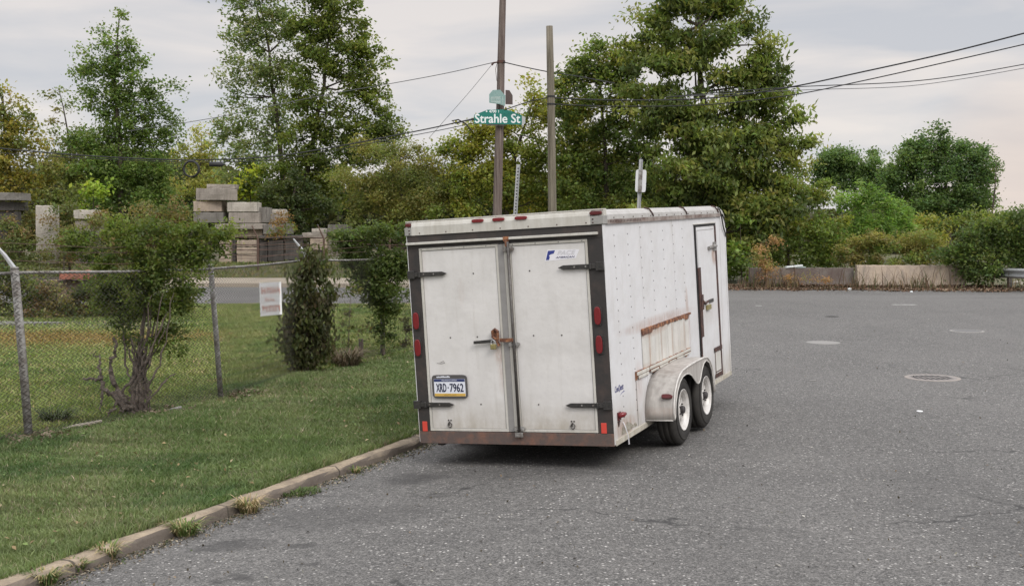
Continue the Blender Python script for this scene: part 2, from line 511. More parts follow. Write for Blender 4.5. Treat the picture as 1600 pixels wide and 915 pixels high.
# asphalt -----------------------------------------------------------
def asphalt_mat():
    m, b, g = principled('asphalt', 0.88)
    P = g.coord()
    big = g.noise(0.45, 6, 0.62, g.coord((1.4, 0.7, 1)))
    med = g.noise(2.2, 6, 0.65)
    base = g.mix(g.rng(big, 0.38, 0.62), (0.070, 0.066, 0.061), (0.104, 0.098, 0.091))
    base = g.mix(g.rng(med, 0.45, 0.75, 0, 0.5), base, (0.062, 0.059, 0.056))
    mott = g.noise(34, 3, 0.7, dist=1.6)
    base = g.mix(g.rng(mott, 0.50, 0.62, 0.0, 0.9), base, (0.200, 0.190, 0.178))
    base = g.mix(g.rng(mott, 0.47, 0.36, 0.0, 1.0), base, (0.030, 0.029, 0.028))
    # aggregate
    v = g.n('ShaderNodeTexVoronoi'); v.inputs['Scale'].default_value = 42; g.l(P, v.inputs[0])
    vs = g.n('ShaderNodeSeparateColor'); g.l(v.outputs['Color'], vs.inputs[0])
    core = g.rng(v.outputs['Distance'], 0.28, 0.42, 1, 0)
    light = g.math('MULTIPLY', g.rng(vs.outputs[0], 0.86, 0.92), core)
    darkm = g.math('MULTIPLY', g.rng(vs.outputs[1], 0.70, 0.8), g.rng(v.outputs['Distance'], 0.4, 0.6, 1, 0))
    worn = g.rng(g.noise(0.9, 5, 0.6), 0.38, 0.6, 0.35, 1.0)
    base = g.mix(g.math('MULTIPLY', darkm, 0.55), base, (0.05, 0.048, 0.046))
    base = g.mix(g.math('MULTIPLY', g.math('MULTIPLY', light, worn), 0.9), base, (0.58, 0.555, 0.52))
    v2 = g.n('ShaderNodeTexVoronoi'); v2.inputs['Scale'].default_value = 150; g.l(P, v2.inputs[0])
    vs2 = g.n('ShaderNodeSeparateColor'); g.l(v2.outputs['Color'], vs2.inputs[0])
    base = g.mix(g.math('MULTIPLY', g.rng(vs2.outputs[0], 0.7, 0.9), 0.35), base, (0.32, 0.31, 0.295))
    base = g.mix(g.math('MULTIPLY', g.rng(vs2.outputs[1], 0.75, 0.9), 0.45), base, (0.06, 0.058, 0.056))
    # cracks
    cv = g.n('ShaderNodeTexVoronoi', feature='DISTANCE_TO_EDGE'); cv.inputs['Scale'].default_value = 0.33
    nn = g.n('ShaderNodeTexNoise'); nn.inputs['Scale'].default_value = 1.6; nn.inputs['Detail'].default_value = 7
    g.l(P, nn.inputs[0])
    wv = g.n('ShaderNodeVectorMath', operation='MULTIPLY_ADD'); g.l(nn.outputs['Color'], wv.inputs[0]); wv.inputs[1].default_value = (0.9, 0.9, 0); g.l(P, wv.inputs[2])
    g.l(wv.outputs[0], cv.inputs[0])
    ck = g.rng(cv.outputs['Distance'], 0.002, 0.0075, 1, 0)
    ck = g.math('MULTIPLY', ck, g.math('MULTIPLY', g.rng(g.noise(0.5, 3, 0.5, g.coord(loc=(7, 3, 0))), 0.52, 0.60), g.rng(g.noise(5, 4, 0.6), 0.42, 0.55)))
    base = g.mix(g.math('MULTIPLY', ck, 0.85), base, (0.025, 0.024, 0.023))
    # damp stains, a shadow painted under the trailer's rear, a lighter patch far off
    wob = g.n('ShaderNodeVectorMath', operation='MULTIPLY_ADD')
    n3 = g.n('ShaderNodeTexNoise'); n3.inputs['Scale'].default_value = 3.0; n3.inputs['Detail'].default_value = 7; g.l(P, n3.inputs[0])
    g.l(n3.outputs['Color'], wob.inputs[0]); wob.inputs[1].default_value = (0.60, 0.60, 0); g.l(P, wob.inputs[2])
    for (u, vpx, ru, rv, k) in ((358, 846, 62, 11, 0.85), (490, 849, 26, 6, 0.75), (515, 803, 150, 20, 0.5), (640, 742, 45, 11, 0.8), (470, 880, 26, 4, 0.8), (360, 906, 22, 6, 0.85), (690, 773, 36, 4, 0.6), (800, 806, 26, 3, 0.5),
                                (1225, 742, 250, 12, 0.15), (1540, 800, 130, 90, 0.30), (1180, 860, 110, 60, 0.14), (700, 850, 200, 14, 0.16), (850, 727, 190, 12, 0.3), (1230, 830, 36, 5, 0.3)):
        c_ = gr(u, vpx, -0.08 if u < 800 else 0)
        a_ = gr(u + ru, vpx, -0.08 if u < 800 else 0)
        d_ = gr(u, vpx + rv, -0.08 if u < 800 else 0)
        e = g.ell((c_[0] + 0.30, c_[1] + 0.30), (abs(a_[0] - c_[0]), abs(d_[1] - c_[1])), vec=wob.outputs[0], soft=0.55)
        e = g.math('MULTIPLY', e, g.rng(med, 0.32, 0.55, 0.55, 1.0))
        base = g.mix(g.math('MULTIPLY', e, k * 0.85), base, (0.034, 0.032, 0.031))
    sepx = g.n('ShaderNodeSeparateXYZ'); g.l(g.tc.outputs['Object'], sepx.inputs[0])
    farf = g.math('MULTIPLY', g.rng(sepx.outputs[1], 31.0, 32.0), g.rng(g.noise(0.25, 3, 0.5, g.coord((0.3, 2, 1))), 0.42, 0.55))
    base = g.mix(g.math('MULTIPLY', farf, 0.4), base, (0.16, 0.153, 0.145))
    g.l(base, b.inputs['Base Color'])
    hgt = g.math('ADD', g.math('MULTIPLY', v.outputs['Distance'], -1.0), g.noise(120, 4, 0.6))
    g.bump(hgt, 0.55, 0.006, b.inputs['Normal'])
    return m
M['asphalt'] = asphalt_mat()
def grid(xs, ys, zf, name, mt, smoothn=True):
    X, Y = np.meshgrid(xs, ys); Z = zf(X, Y)
    V = np.stack([X, Y, Z], -1).reshape(-1, 3)
    nx, ny = len(xs), len(ys)
    i = np.arange(nx * ny).reshape(ny, nx)
    F = np.stack([i[:-1, :-1], i[:-1, 1:], i[1:, 1:], i[1:, :-1]], -1).reshape(-1, 4)
    return np_mesh(name, V, F, mt, smooth=smoothn)
def far_edge(x): return 38.6 - 0.075 * (x + 12)        # the far side of the cross street
xs = np.concatenate([np.arange(-40, -6, 2.0), np.arange(-6, 8, 0.25), np.arange(8, 70, 2.0)])
ys = np.concatenate([np.arange(-12, 24, 0.3), np.arange(24, 33, 1.0), [33, 34, 35]])
X, Y = np.meshgrid(xs, ys)
tt = (ys - ys[0]) / (ys[-1] - ys[0])
Yf = np.where(Y > 24, 24 + (Y - 24) / 11.0 * (far_edge(X) - 24), Y)
V = np.stack([X, Yf, road_z(X, Yf)], -1).reshape(-1, 3)
ii = np.arange(V.shape[0]).reshape(len(ys), len(xs))
F = np.stack([ii[:-1, :-1], ii[:-1, 1:], ii[1:, 1:], ii[1:, :-1]], -1).reshape(-1, 4)
tag(np_mesh('road', V, F, M['asphalt'], smooth=True), 'grey speckled asphalt street widening to the cross street', kind='structure')

# base ground --------------------------------------------------------
def soil_mat(name, a, b_, c_, sc=1.0):
    m, b, g = principled(name, 0.95)
    c = g.mix(g.rng(g.noise(0.8 * sc, 8, 0.7), 0.4, 0.62), a, b_)
    c = g.mix(g.rng(g.noise(9 * sc, 6, 0.7), 0.45, 0.7, 0, 0.7), c, c_)
    g.l(c, b.inputs['Base Color'])
    g.bump(g.noise(30, 6, 0.7), 0.6, 0.03, b.inputs['Normal'])
    return m
M['scrub_ground'] = soil_mat('scrub_ground', (0.075, 0.085, 0.035), (0.11, 0.10, 0.05), (0.13, 0.10, 0.065))
M['lawn_soil'] = soil_mat('lawn_soil', (0.070, 0.085, 0.034), (0.095, 0.10, 0.045), (0.11, 0.10, 0.06), 2)
def ground_z(x, y):
    e = far_edge(x)
    left = smooth(14, -2, x)
    z = -0.35 + smooth(e - 0.3, e + 0.15, y) * 0.42
    z = z + smooth(e + 3.0, e + 8, y) * (0.12 + 0.33 * left)
    return z
gx = np.concatenate([[-900, -400, -200, -100], np.arange(-60, 60.1, 2.0), [100, 200, 400, 900]])
gy = np.concatenate([[-200, -60, -20, 0, 20, 30], np.arange(33, 52, 0.35), [56, 62, 70, 90, 130, 250, 600, 1500]])
tag(grid(gx, gy, ground_z, 'ground', M['scrub_ground']), 'rough scrubby ground stretching away beyond the streets', kind='structure')
# pavement strip across the street, with its kerb
M['conc_walk'] = mat('pavement_concrete', (0.40, 0.345, 0.27), 0.9, noise=(2, 0.25), col2=(0.30, 0.255, 0.20), bump=(30, 0.3))
mb = MB()
for x0 in np.arange(-34, 4.9, 1.5):
    a, b_ = far_edge(x0), far_edge(x0 + 1.48)
    z1 = 0.13
    mb.add([(x0, a, -0.1), (x0 + 1.48, b_, -0.1), (x0 + 1.48, b_ + 2.6, -0.1), (x0, a + 2.6, -0.1), (x0, a, z1), (x0 + 1.48, b_, z1), (x0 + 1.48, b_ + 2.6, z1 + 0.06), (x0, a + 2.6, z1 + 0.06)],
           [(0, 3, 2, 1), (4, 5, 6, 7), (0, 1, 5, 4), (1, 2, 6, 5), (2, 3, 7, 6), (3, 0, 4, 7)])
tag(mb.build('pavement', M['conc_walk']), 'pale concrete pavement on the far side of the cross street', kind='structure')

# the lawn with its curved corner -------------------------------------
P0 = np.array(wd(KS - 0.115, 9.3)); P3 = np.array([-3.0, 29.3])
P1 = P0 + ET * 5.0; P2 = np.array([3.6, 29.0])
bz = [((1 - q) ** 3) * P0 + 3 * q * (1 - q) ** 2 * P1 + 3 * q * q * (1 - q) * P2 + q ** 3 * P3 for q in np.linspace(0, 1, 26)]
edge = [np.array(wd(KS - 0.115, t)) for t in np.linspace(-14, 9.0, 60)] + bz + [np.array([x, 29.3]) for x in np.linspace(-5, -34, 15)]
edge = np.array(edge)                      # the lawn's outer edge, kerb side
far_in = np.array([-34.0, 4.0])
rows = []
nq = 46
for i, e in enumerate(edge):
    # each row runs from the kerb edge inward to a line on the far left
    tgt = np.array([-34.0, -14 + 43.2 * (i / (len(edge) - 1)) ** 1.2])
    qs = (np.linspace(0, 1, nq) ** 2.2)
    rows.append([e + (tgt - e) * q for q in qs])
G = np.array(rows)
Z = lawn_z(G[..., 0], G[..., 1])
V = np.concatenate([G, Z[..., None]], -1).reshape(-1, 3)
ii = np.arange(V.shape[0]).reshape(len(edge), nq)
F = np.stack([ii[:-1, :-1], ii[1:, :-1], ii[1:, 1:], ii[:-1, 1:]], -1).reshape(-1, 4)
tag(np_mesh('lawn', V, F, M['lawn_soil'], smooth=True), 'green lawn sloping down to the kerb', kind='structure')
# the kerb ------------------------------------------------------------
def kerb_mat():
    m, b, g = principled('kerb_concrete', 0.9)
    c = g.mix(g.rng(g.noise(5, 9, 0.75), 0.38, 0.62), (0.46, 0.37, 0.26), (0.30, 0.235, 0.17))
    c = g.mix(g.rng(g.noise(28, 6, 0.75), 0.5, 0.7, 0, 0.6), c, (0.16, 0.13, 0.11))
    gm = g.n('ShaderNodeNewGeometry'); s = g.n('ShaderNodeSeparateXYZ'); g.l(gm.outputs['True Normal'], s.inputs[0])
    side = g.rng(s.outputs[2], 0.5, 0.92, 0.85, 0.0)           # darker on the steep road-side face
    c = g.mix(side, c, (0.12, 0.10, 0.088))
    dt = g.n('ShaderNodeVectorMath', operation='DOT_PRODUCT'); g.l(g.tc.outputs['Object'], dt.inputs[0]); dt.inputs[1].default_value = (ET[0], ET[1], 0)
    md = g.math('MODULO', g.math('ADD', dt.outputs['Value'], g.math('ADD', 30.0 - 7.62, g.math('MULTIPLY', g.noise(9, 3, 0.6), 0.03))), 1.55)
    jn = g.math('MULTIPLY', g.rng(md, 0.0, 0.006, 0, 1), g.rng(md, 0.020, 0.027, 1, 0))
    c = g.mix(g.math('MULTIPLY', jn, 0.85), c, (0.045, 0.038, 0.03))
    st_ = g.rng(g.noise(1.3, 6, 0.7), 0.5, 0.62, 0, 0.55)
    c = g.mix(st_, c, (0.15, 0.125, 0.095))
    g.l(c, b.inputs['Base Color'])
    g.bump(g.noise(22, 8, 0.75), 0.9, 0.03, b.inputs['Normal'])
    return m
M['kerb'] = kerb_mat()
kr = [np.array(wd(KS, t)) for t in np.arange(-14, 9.01, 0.12)]
for q in np.linspace(0.03, 1, 60):
    c = ((1 - q) ** 3) * P0 + 3 * q * (1 - q) ** 2 * P1 + 3 * q * q * (1 - q) * P2 + q ** 3 * P3
    d = -3 * (1 - q) ** 2 * P0 + 3 * ((1 - q) ** 2 - 2 * q * (1 - q)) * P1 + 3 * (2 * q * (1 - q) - q * q) * P2 + 3 * q * q * P3
    d /= np.linalg.norm(d)
    kr.append(c + np.array([d[1], -d[0]]) * 0.115)
kr += [np.array([x, 29.415]) for x in np.arange(-4, -33, -1.0)]
kr = np.array(kr)
tg = np.gradient(kr, axis=0); tg /= np.linalg.norm(tg, axis=1)[:, None]
nr = np.stack([tg[:, 1], -tg[:, 0]], 1)     # towards the road
prof = [(0.03, -0.16), (0.022, -0.03), (0.002, -0.004), (-0.03, 0.004), (-0.08, 0.006), (-0.125, 0.0), (-0.135, -0.15)]
Vk = []
jit = rng.normal(0, 1, (len(kr), len(prof), 2)) * 0.004
jit[1:-1] = (jit[:-2] + jit[1:-1] + jit[2:]) * 0.7
for i in range(len(kr)):
    zt = float(lawn_z(*(kr[i] - nr[i] * 0.15))) + 0.012
    for j, (o, z) in enumerate(prof):
        jj = jit[i, j] if 0 < j < 6 else (0, 0)
        p_ = kr[i] + nr[i] * (o + jj[0] * 1.6)
        Vk.append((p_[0], p_[1], zt + z + jj[1]))
n = len(prof)
Fk = [(i * n + j, i * n + j + 1, (i + 1) * n + j + 1, (i + 1) * n + j) for i in range(len(kr) - 1) for j in range(n - 1)]
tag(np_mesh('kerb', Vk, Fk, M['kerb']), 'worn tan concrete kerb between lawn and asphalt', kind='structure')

# ------------------------------------------------------------------ grass blades (nobody could count them)
def in_view(x, y, m=60):
    yy = np.maximum(y, 0.5)
    u = 800 + x / yy * FPX
    return (y > 3) & (u > -m) & (u < 1600 + m)
def blades(name, x, y, z, h, wv, cols, label, cat='grass', spread=0.6, parent=None, mt=None):
    n = len(x)
    a = rng.uniform(0, 2 * np.pi, n); lean = rng.uniform(0.1, spread, n) * h
    la = rng.uniform(0, 2 * np.pi, n)
    B = np.stack([x, y, z], -1)
    d = np.stack([np.cos(a), np.sin(a), np.zeros(n)], -1) * (wv / 2)[:, None]
    L = np.stack([np.cos(la) * lean, np.sin(la) * lean, h], -1)
    mid = B + L * 0.55 * np.array([0.6, 0.6, 1.15])
    V = np.stack([B - d, B + d, mid + d * 0.8, mid - d * 0.8, B + L], 1)      # 5 verts
    base = np.arange(n)[:, None] * 5
    F1 = base + np.array([0, 1, 2]); F2 = base + np.array([0, 2, 3]); F3 = base + np.array([3, 2, 4])
    F = np.concatenate([F1, F2, F3], 0)
    C = np.repeat(cols[:, None, :], 5, 1).reshape(-1, 3)
    return np_mesh(name, V.reshape(-1, 3), F, mt or M['grass'], parent, col=C)
def vnoise(x, y, s, seed=0):
    r_ = np.random.default_rng(seed); t_ = 0
    for k in range(5):
        a, b_, ph = r_.normal(0, 1, 3)
        t_ = t_ + np.sin((a * x + b_ * y) * s * (1 + 0.5 * k) + ph * 6)
    return t_ / 5 ** 0.5
def grass_cols(x, y, n, far=False):
    g1 = np.array([0.112, 0.168, 0.052]); g2 = np.array([0.190, 0.235, 0.095]); g3 = np.array([0.33, 0.29, 0.19]); g4 = np.array([0.050, 0.105, 0.030])
    q = np.clip(0.5 + 0.32 * vnoise(x, y, 1.3, 3) + rng.normal(0, 0.25, n), 0, 1)[:, None]
    c = g1 * (1 - q) + g2 * q
    k = (rng.random(n) < (0.10 + 0.06 * vnoise(x, y, 2.0, 9)))[:, None]
    c = np.where(k, g3 * rng.uniform(0.6, 1.1, (n, 1)), c)
    kk = (smooth(0.3, 1.9, vnoise(x, y, 0.9, 5) + 0.35 * vnoise(x, y, 6.0, 25) + rng.normal(0, 0.35, n)) * 0.7)[:, None]
    c = c * (1 - kk) + g4 * kk * 1.15
    kk = smooth(0.2, 1.8, vnoise(x, y, 1.7, 15) + rng.normal(0, 0.4, n))[:, None]
    c = c * (1 + kk * np.array([0.30, 0.14, 0.35]))
    c = c * (1 + 0.16 * vnoise(x, y, 9.0, 33))[:, None].clip(0.6, 1.4)
    return c * rng.uniform(0.75, 1.2, (n, 1))
n0 = 420000
s_ = rng.uniform(KS - 0.12 - 3.3, KS - 0.10, n0); t_ = -4.2 + 13.4 * rng.random(n0) ** 1.15
x, y = wd(s_, t_)
ok = in_view(x, y) & (rng.random(n0) < np.clip(1.25 - (y - 6.5) * 0.06, 0.35, 1))
x, y, s_ = x[ok], y[ok], s_[ok]
n = len(x)
hh = rng.uniform(0.025, 0.062, n) * (1 + 0.35 * vnoise(x, y, 2.2, 1)).clip(0.5, 1.7) * np.where(KS - 0.115 - s_ < 0.10, 1.25, 1)
ok2 = vnoise(x, y, 5.0, 21) > -1.5
tag(blades('grass', x, y, lawn_z(x, y) - 0.004, hh, rng.uniform(0.004, 0.008, n) * np.clip(y / 8, 1, 2.0), grass_cols(x, y, n), '', spread=1.2), 'short green turf blades of the verge', kind='stuff')
# lawn behind the fence
n0 = 330000
y = rng.uniform(8.5, 29.0, n0) ** 1.0; u = rng.uniform(-40, 720, n0)
x = (u - 800) / FPX * y
s_, t_ = st(x, y)
ok = (s_ < -4.6) & (y < 29.0)
x, y, s_, t_ = x[ok], y[ok], s_[ok], t_[ok]
n = len(x)
c = grass_cols(x, y, n)
band = np.exp(-((y - (20.4 + 0.03 * x)) / 1.2) ** 2) * smooth(-4.5, -6.5, x)     # straw-coloured strip in front of the brush
mixk = (rng.random(n) < band * 0.95)[:, None]
c = np.where(mixk, np.array([0.33, 0.235, 0.085]) * rng.uniform(0.6, 1.15, (n, 1)), c * np.array([1.38, 1.28, 1.05]))
ok = ~((y > 22.0) & (y < 24.3) & (x < -6.5) & (rng.random(n) < 0.88))
x, y, c = x[ok], y[ok], c[ok]; n = len(x)
tag(blades('grass', x, y, lawn_z(x, y) - 0.004, rng.uniform(0.03, 0.075, n), rng.uniform(0.008, 0.02, n) * np.clip(y / 14, 0.8, 1.6), c, '', spread=1.3), 'mown grass of the field behind the wire fence', kind='stuff')
# grass bank across the street
n = 26000
x = rng.uniform(-30, 2, n); y = far_edge(x) + 2.65 + rng.random(n) * 6.5
ok = in_view(x, y)
x, y = x[ok], y[ok]; n = len(x)
tag(blades('grass', x, y, ground_z(x, y) - 0.01, rng.uniform(0.05, 0.14, n), rng.uniform(0.02, 0.05, n), grass_cols(x, y, n) * np.array([1.2, 1.0, 0.9]), '', spread=1.2), 'grass bank beyond the far pavement', kind='stuff')
# gravel strip by the brush
M['gravel'] = soil_mat('gravel', (0.22, 0.21, 0.195), (0.14, 0.135, 0.12), (0.08, 0.08, 0.06), 3)
mb = MB()
pts = []
for i in range(40):
    a = 2 * math.pi * i / 40
    r_ = 1 + 0.12 * math.sin(3 * a + 1) + 0.07 * math.sin(7 * a)
    pts.append((-11.6 + 2.2 * r_ * math.cos(a), 23.3 + 0.5 * r_ * math.sin(a)))
mb.prism(pts, 0.0, 0.085, 2)
tag(mb.build('gravel', M['gravel']), 'strip of grey gravel between lawn and brush', kind='stuff')

# ------------------------------------------------------------------ the trailer
tr = thing('cargo_trailer', 'white enclosed tandem axle cargo trailer with black framed double doors parked by the kerb', 'trailer')
mw = np.eye(4); mw[:3, :3] = TM; mw[:3, 3] = TT
tr.matrix_world = Matrix(mw.tolist())
HW, LEN, HT = 0.915, 4.29, 1.84
prof_s = [(0, 0), (4.29, 0), (4.34, 1.45), (4.37, 1.68), (4.375, 1.78), (4.36, 1.84), (0, 1.84)]
for sx in (1, -1):
    mb = MB()
    x0, x1 = (HW - 0.03, HW) if sx > 0 else (-HW, -HW + 0.03)
    mb.prism(prof_s, x0, x1, 0)
    if sx > 0:
        for ya, yb in ((1.03, 1.036), (2.115, 2.121)):       # lapped sheet edges, each lip standing 2 mm proud
            mb.box(HW + 0.0003, HW + 0.0025, ya - 0.025, yb, 0.02 if ya > 2 else 0.02, 1.839)
    sw = mb.build('side_wall', M['side_white'], tr)
sw_r = None
mb = MB(); mb.box(-HW + 0.03, HW - 0.03, 0.10, 4.28, 0.02, 0.06); mb.build('floor', M['dark'], tr)
mb = MB(); mb.prism([(4.26, 0), (4.30, 0), (4.35, 1.45), (4.38, 1.68), (4.38, 1.80), (4.33, 1.80), (4.30, 1.45)], -HW + 0.03, HW - 0.03, 0); mb.build('front_wall', M['side_white'], tr)
# roof with rounded nose
mb = MB()
prof = [(0.0, 1.955), (4.08, 1.967), (4.2, 1.955), (4.30, 1.90), (4.36, 1.842), (4.30, 1.842), (4.15, 1.90), (0.0, 1.90)]
mb.prism(prof, -HW + 0.06, HW - 0.06, 0)
mb.build('roof', M['roofm'], tr)
# roof cove: the sloping white strip above the side rail
for sx in (1, -1):
    mb = MB()
    def cove(y0, y1, e=0.0):
        a = [(HW + 0.018, 1.876), (HW + 0.012 , 1.915), (HW - 0.02, 1.950), (HW - 0.07, 1.962), (HW - 0.07, 1.876)]
        mb.prism([(sx * (p[0] + e), p[1] + e) for p in (a if sx > 0 else a[::-1])], y0, y1, 1)
    cove(0.06, 4.12)
    a = mb
    # nose end turning down
    seg = [(4.12, 0.0, 0.0), (4.22, 0.0, -0.012), (4.30, -0.004, -0.05), (4.355, -0.01, -0.10), (4.372, -0.012, -0.16)]
    vs, fs = [], []
    prf = [(HW + 0.018, 1.876), (HW + 0.012, 1.915), (HW - 0.02, 1.950), (HW - 0.07, 1.962)]
    for (yy, dx, dz) in seg:
        for k, (px, pz) in enumerate(prf):
            vs.append((sx * (px + dx), yy, max(pz + dz, 1.70 if k == 0 else 1.72)))
    for i in range(len(seg) - 1):
        for j in range(3):
            q = (i * 4 + j, (i + 1) * 4 + j, (i + 1) * 4 + j + 1, i * 4 + j + 1)
            fs.append(q if sx > 0 else q[::-1])
    mb.add(vs, fs)
    mb.build('roof_cove', M['cove'], tr, smooth=False)
    mb = MB()
    mb.box(sx * HW - 0.004 * sx if sx < 0 else HW - 0.004, (HW + 0.020) if sx > 0 else -HW - 0.020, 0.075, 4.12, 1.838, 1.875) if sx > 0 else mb.box(-HW - 0.020, -HW + 0.004, 0.075, 4.12, 1.838, 1.875)
    mb.build('roof_rail', rusty('rail_rust', (0.33, 0.29, 0.26), (0.12, 0.07, 0.055), 0.42, 0.62, 5), tr)
for yy in (1.37, 2.58, 3.95):                             # dark straps and nicks over the cove
    mb = MB(); mb.tube([(HW - 0.05, yy, 1.966), (HW + 0.0, yy - 0.01, 1.950), (HW + 0.02, yy + 0.02, 1.905), (HW + 0.022, yy + 0.035, 1.885)], 0.008, 6)
    mb.build('roof_strap', M['rustdark'], tr)
DP1 = [(HW + 0.018, yy, 1.889) for yy in np.arange(0.25, 4.1, 0.27)]
DP2 = [(HW + 0.020, 0.10 + k * 0.042, 1.846) for k in range(22)]
LATER = lambda: (dots('rail_fastener', 'rustdark', DP1, tr, lambda q: q.lathe([(0, 0.007), (0.004, 0.005), (0.004, 0)], (0, 0, 0), 0, 8)), dots('rail_clip', 'rustdark', DP2, tr, lambda q: q.box(0, 0.0015, 0, 0.016, 0, 0.022)))
# front corner trim and cable
mb = MB()
mb.prism([(3.945, 0.0), (4.0, 0.0), (4.13, 1.838), (4.105, 1.838)], HW + 0.0005, HW + 0.006, 0)
mb.build('corner_trim', M['side_white'], tr, bevel=0.002)
mb = MB()
mb.prism([(4.262, 0.0), (4.297, 0.0), (4.347, 1.45), (4.378, 1.70), (4.35, 1.70), (4.32, 1.45)], HW + 0.0005, HW + 0.008, 0)
mb.build('corner_trim', M['side_white'], tr, bevel=0.002)
mb = MB(); mb.tube([(HW + 0.012, 4.08, 1.93), (HW + 0.028, 4.10, 1.86), (HW + 0.02, 4.20, 1.72), (HW + 0.012, 4.36, 1.60)], 0.009, 6)
mb.lathe([(0, 0.022), (0.012, 0.018), (0.012, 0)], (HW + 0.008, 4.02, 1.925), 0, 12)
mb.build('marker_cable', M['black'], tr)
# skirt
for sx in (1, -1):
    mb = MB(); a = (HW, HW + 0.012) if sx > 0 else (-HW - 0.012, -HW)
    mb.box(a[0], a[1], 0.01, 4.28, -0.012, 0.034)
    mb.build('skirt_trim', paint('skirt_%d' % (sx + 1), (0.55, 0.52, 0.45), (0.30, 0.26, 0.18), [], 'yz', grime=(0.35, 0.6)), tr, bevel=0.002)
# rivets, each a part of its own sharing one mesh
def dots(name, m_, pts, parent, geo):
    q = MB(); geo(q); o0 = q.build(name, M[m_], parent); o0.location = pts[0]
    for p_ in pts[1:]:
        c_ = o0.copy(); COL.objects.link(c_); c_.parent = parent; c_.location = p_
RP = []
for yy, off in ((0.28, 0), (0.65, 0), (1.02, 0.05), (1.37, 0), (1.75, 0), (2.105, 0.04), (2.46, 0)):
    for k in range(20):
        z = 1.74 + off - 0.0915 * k
        if z < 0.12 or (z < 0.93 and yy > 0.8): continue
        RP.append((HW + (0.0028 if yy in (1.02, 2.105) else 0.0002), yy + random.uniform(-.004, .004), z))
dots('rivet', 'greybar', RP[:100], tr, lambda q: q.lathe([(0, 0.0072), (0.002, 0.006), (0.003, 0)], (0, 0, 0), 0, 7))
LATER()
# vented lower panel
mb = MB()
yv = 0.895
ys_ = np.linspace(0.895, 2.47, 23)
pts = []
for i, yy in enumerate(ys_):
    pts.append((yy, HW + (0.014 if i % 3 else 0.0015)))
vs, fs = [], []
for (yy, xx) in pts:
    vs += [(xx, yy, 0.49), (xx, yy, 0.845)]
for i in range(len(pts) - 1):
    fs.append((2 * i, 2 * i + 2, 2 * i + 3, 2 * i + 1))
mb.add(vs, fs)
mb.build('ribbed_panel', M['vent_white'], tr)
def ragged(mb, x0, x1, y0, y1, zf_top, zf_bot, nseg=60):
    """strip with torn lower edge on the right side wall"""
    vs, fs = [], []
    for i in range(nseg + 1):
        yy = y0 + (y1 - y0) * i / nseg
        zt, zb = zf_top(yy), zf_bot(yy)
        vs += [(x0, yy, zb), (x1, yy, zb), (x1, yy, zt), (x0, yy, zt)]
    for i in range(nseg):
        a, b_ = i * 4, (i + 1) * 4
        fs += [(a + 1, b_ + 1, b_ + 2, a + 2), (a + 2, b_ + 2, b_ + 3, a + 3), (a, b_, b_ + 1, a + 1)]
    fs += [(0, 1, 2, 3), (nseg * 4 + 3, nseg * 4 + 2, nseg * 4 + 1, nseg * 4)]
    mb.add(vs, fs)
nz_ = np.random.default_rng(3).uniform(0, 1, 200)
def torn(yy, k): return nz_[int(yy * k) % 200]
mb = MB()
ragged(mb, HW + 0.002, HW + 0.018, 0.885, 2.58, lambda q: 0.874 + 0.004 * torn(q, 23), lambda q: 0.866 - (0.048 if torn(q, 3.4) > 0.55 else 0.012 + 0.02 * torn(q, 31)) * (1 if q < 2.48 else 0.2))
mb.build('torn_rust_edge', M['rust'], tr)
mb = MB()
ragged(mb, HW + 0.002, HW + 0.016, 0.64, 2.50, lambda q: 0.52 + 0.004 * torn(q, 33), lambda q: 0.448 + 0.022 * (torn(q, 17) > 0.5))
mb.build('rust_strip', M['rust'], tr)
mb = MB()
for k, (a, b_) in enumerate(((0.665, 0.98), (1.05, 1.30), (1.33, 1.62), (1.66, 1.90), (1.93, 2.18), (2.2, 2.46))):
    mb.box(HW + 0.0165, HW + 0.026, a - 0.02, b_ + 0.02, 0.490 + 0.003 * (k % 2), 0.518)
    mb.box(HW + 0.0165, HW + 0.024, a + 0.02, b_ + 0.01, 0.456 + 0.004 * (k % 3), 0.484 - 0.003 * (k % 2))
mb.build('chipped_trim', M['cream'], tr, bevel=0.002)
for q_ in ((0.655, 0.663, 0.04, 0.45), (2.475, 2.483, 0.52, 0.86), (0.882, 0.892, 0.5, 0.84)):
    mb = MB(); mb.box(HW + 0.0005, HW + 0.003, *q_); mb.build('seam_line', M['seal'], tr)
# curled rust at the foot of the corner, side lamp and dangling lead
mb = MB()
mb.prism([(0.17, 0.05), (0.33, 0.045), (0.50, 0.055), (0.62, 0.05), (0.58, 0.09), (0.50, 0.08), (0.43, 0.11), (0.34, 0.135), (0.27, 0.10), (0.22, 0.12)], HW + 0.0006, HW + 0.003, 0)
mb.build('bare_patch', rusty('bare_patch_metal', (0.22, 0.19, 0.15), (0.38, 0.36, 0.30), 0.45, 0.6, 20), tr)
mb = MB(); mb.tube([(HW + 0.004, 0.23, 0.15), (HW + 0.02, 0.24, 0.10), (HW + 0.03, 0.27, 0.02), (HW + 0.022, 0.30, -0.05)], [0.006, 0.004, 0.005, 0.008], 6)
mb.build('loose_lead', M['decal_white'], tr)
def oval(mb, c, rx, rz, y0, y1, n=20, p=2.6):
    pts = []
    for i in range(n):
        a = 2 * math.pi * i / n
        ca, sa = math.cos(a), math.sin(a)
        pts.append((c[0] + rx * abs(ca) ** (2 / p) * (1 if ca > 0 else -1), c[1] + rz * abs(sa) ** (2 / p) * (1 if sa > 0 else -1)))
    mb.prism(pts, y0, y1, 1)
mk = MB(); mk.box(HW, HW + 0.012, 0.09, 0.17, 0.185, 0.255); lampb = mk.build('side_marker', M['lens_dark'], tr, bevel=0.004)
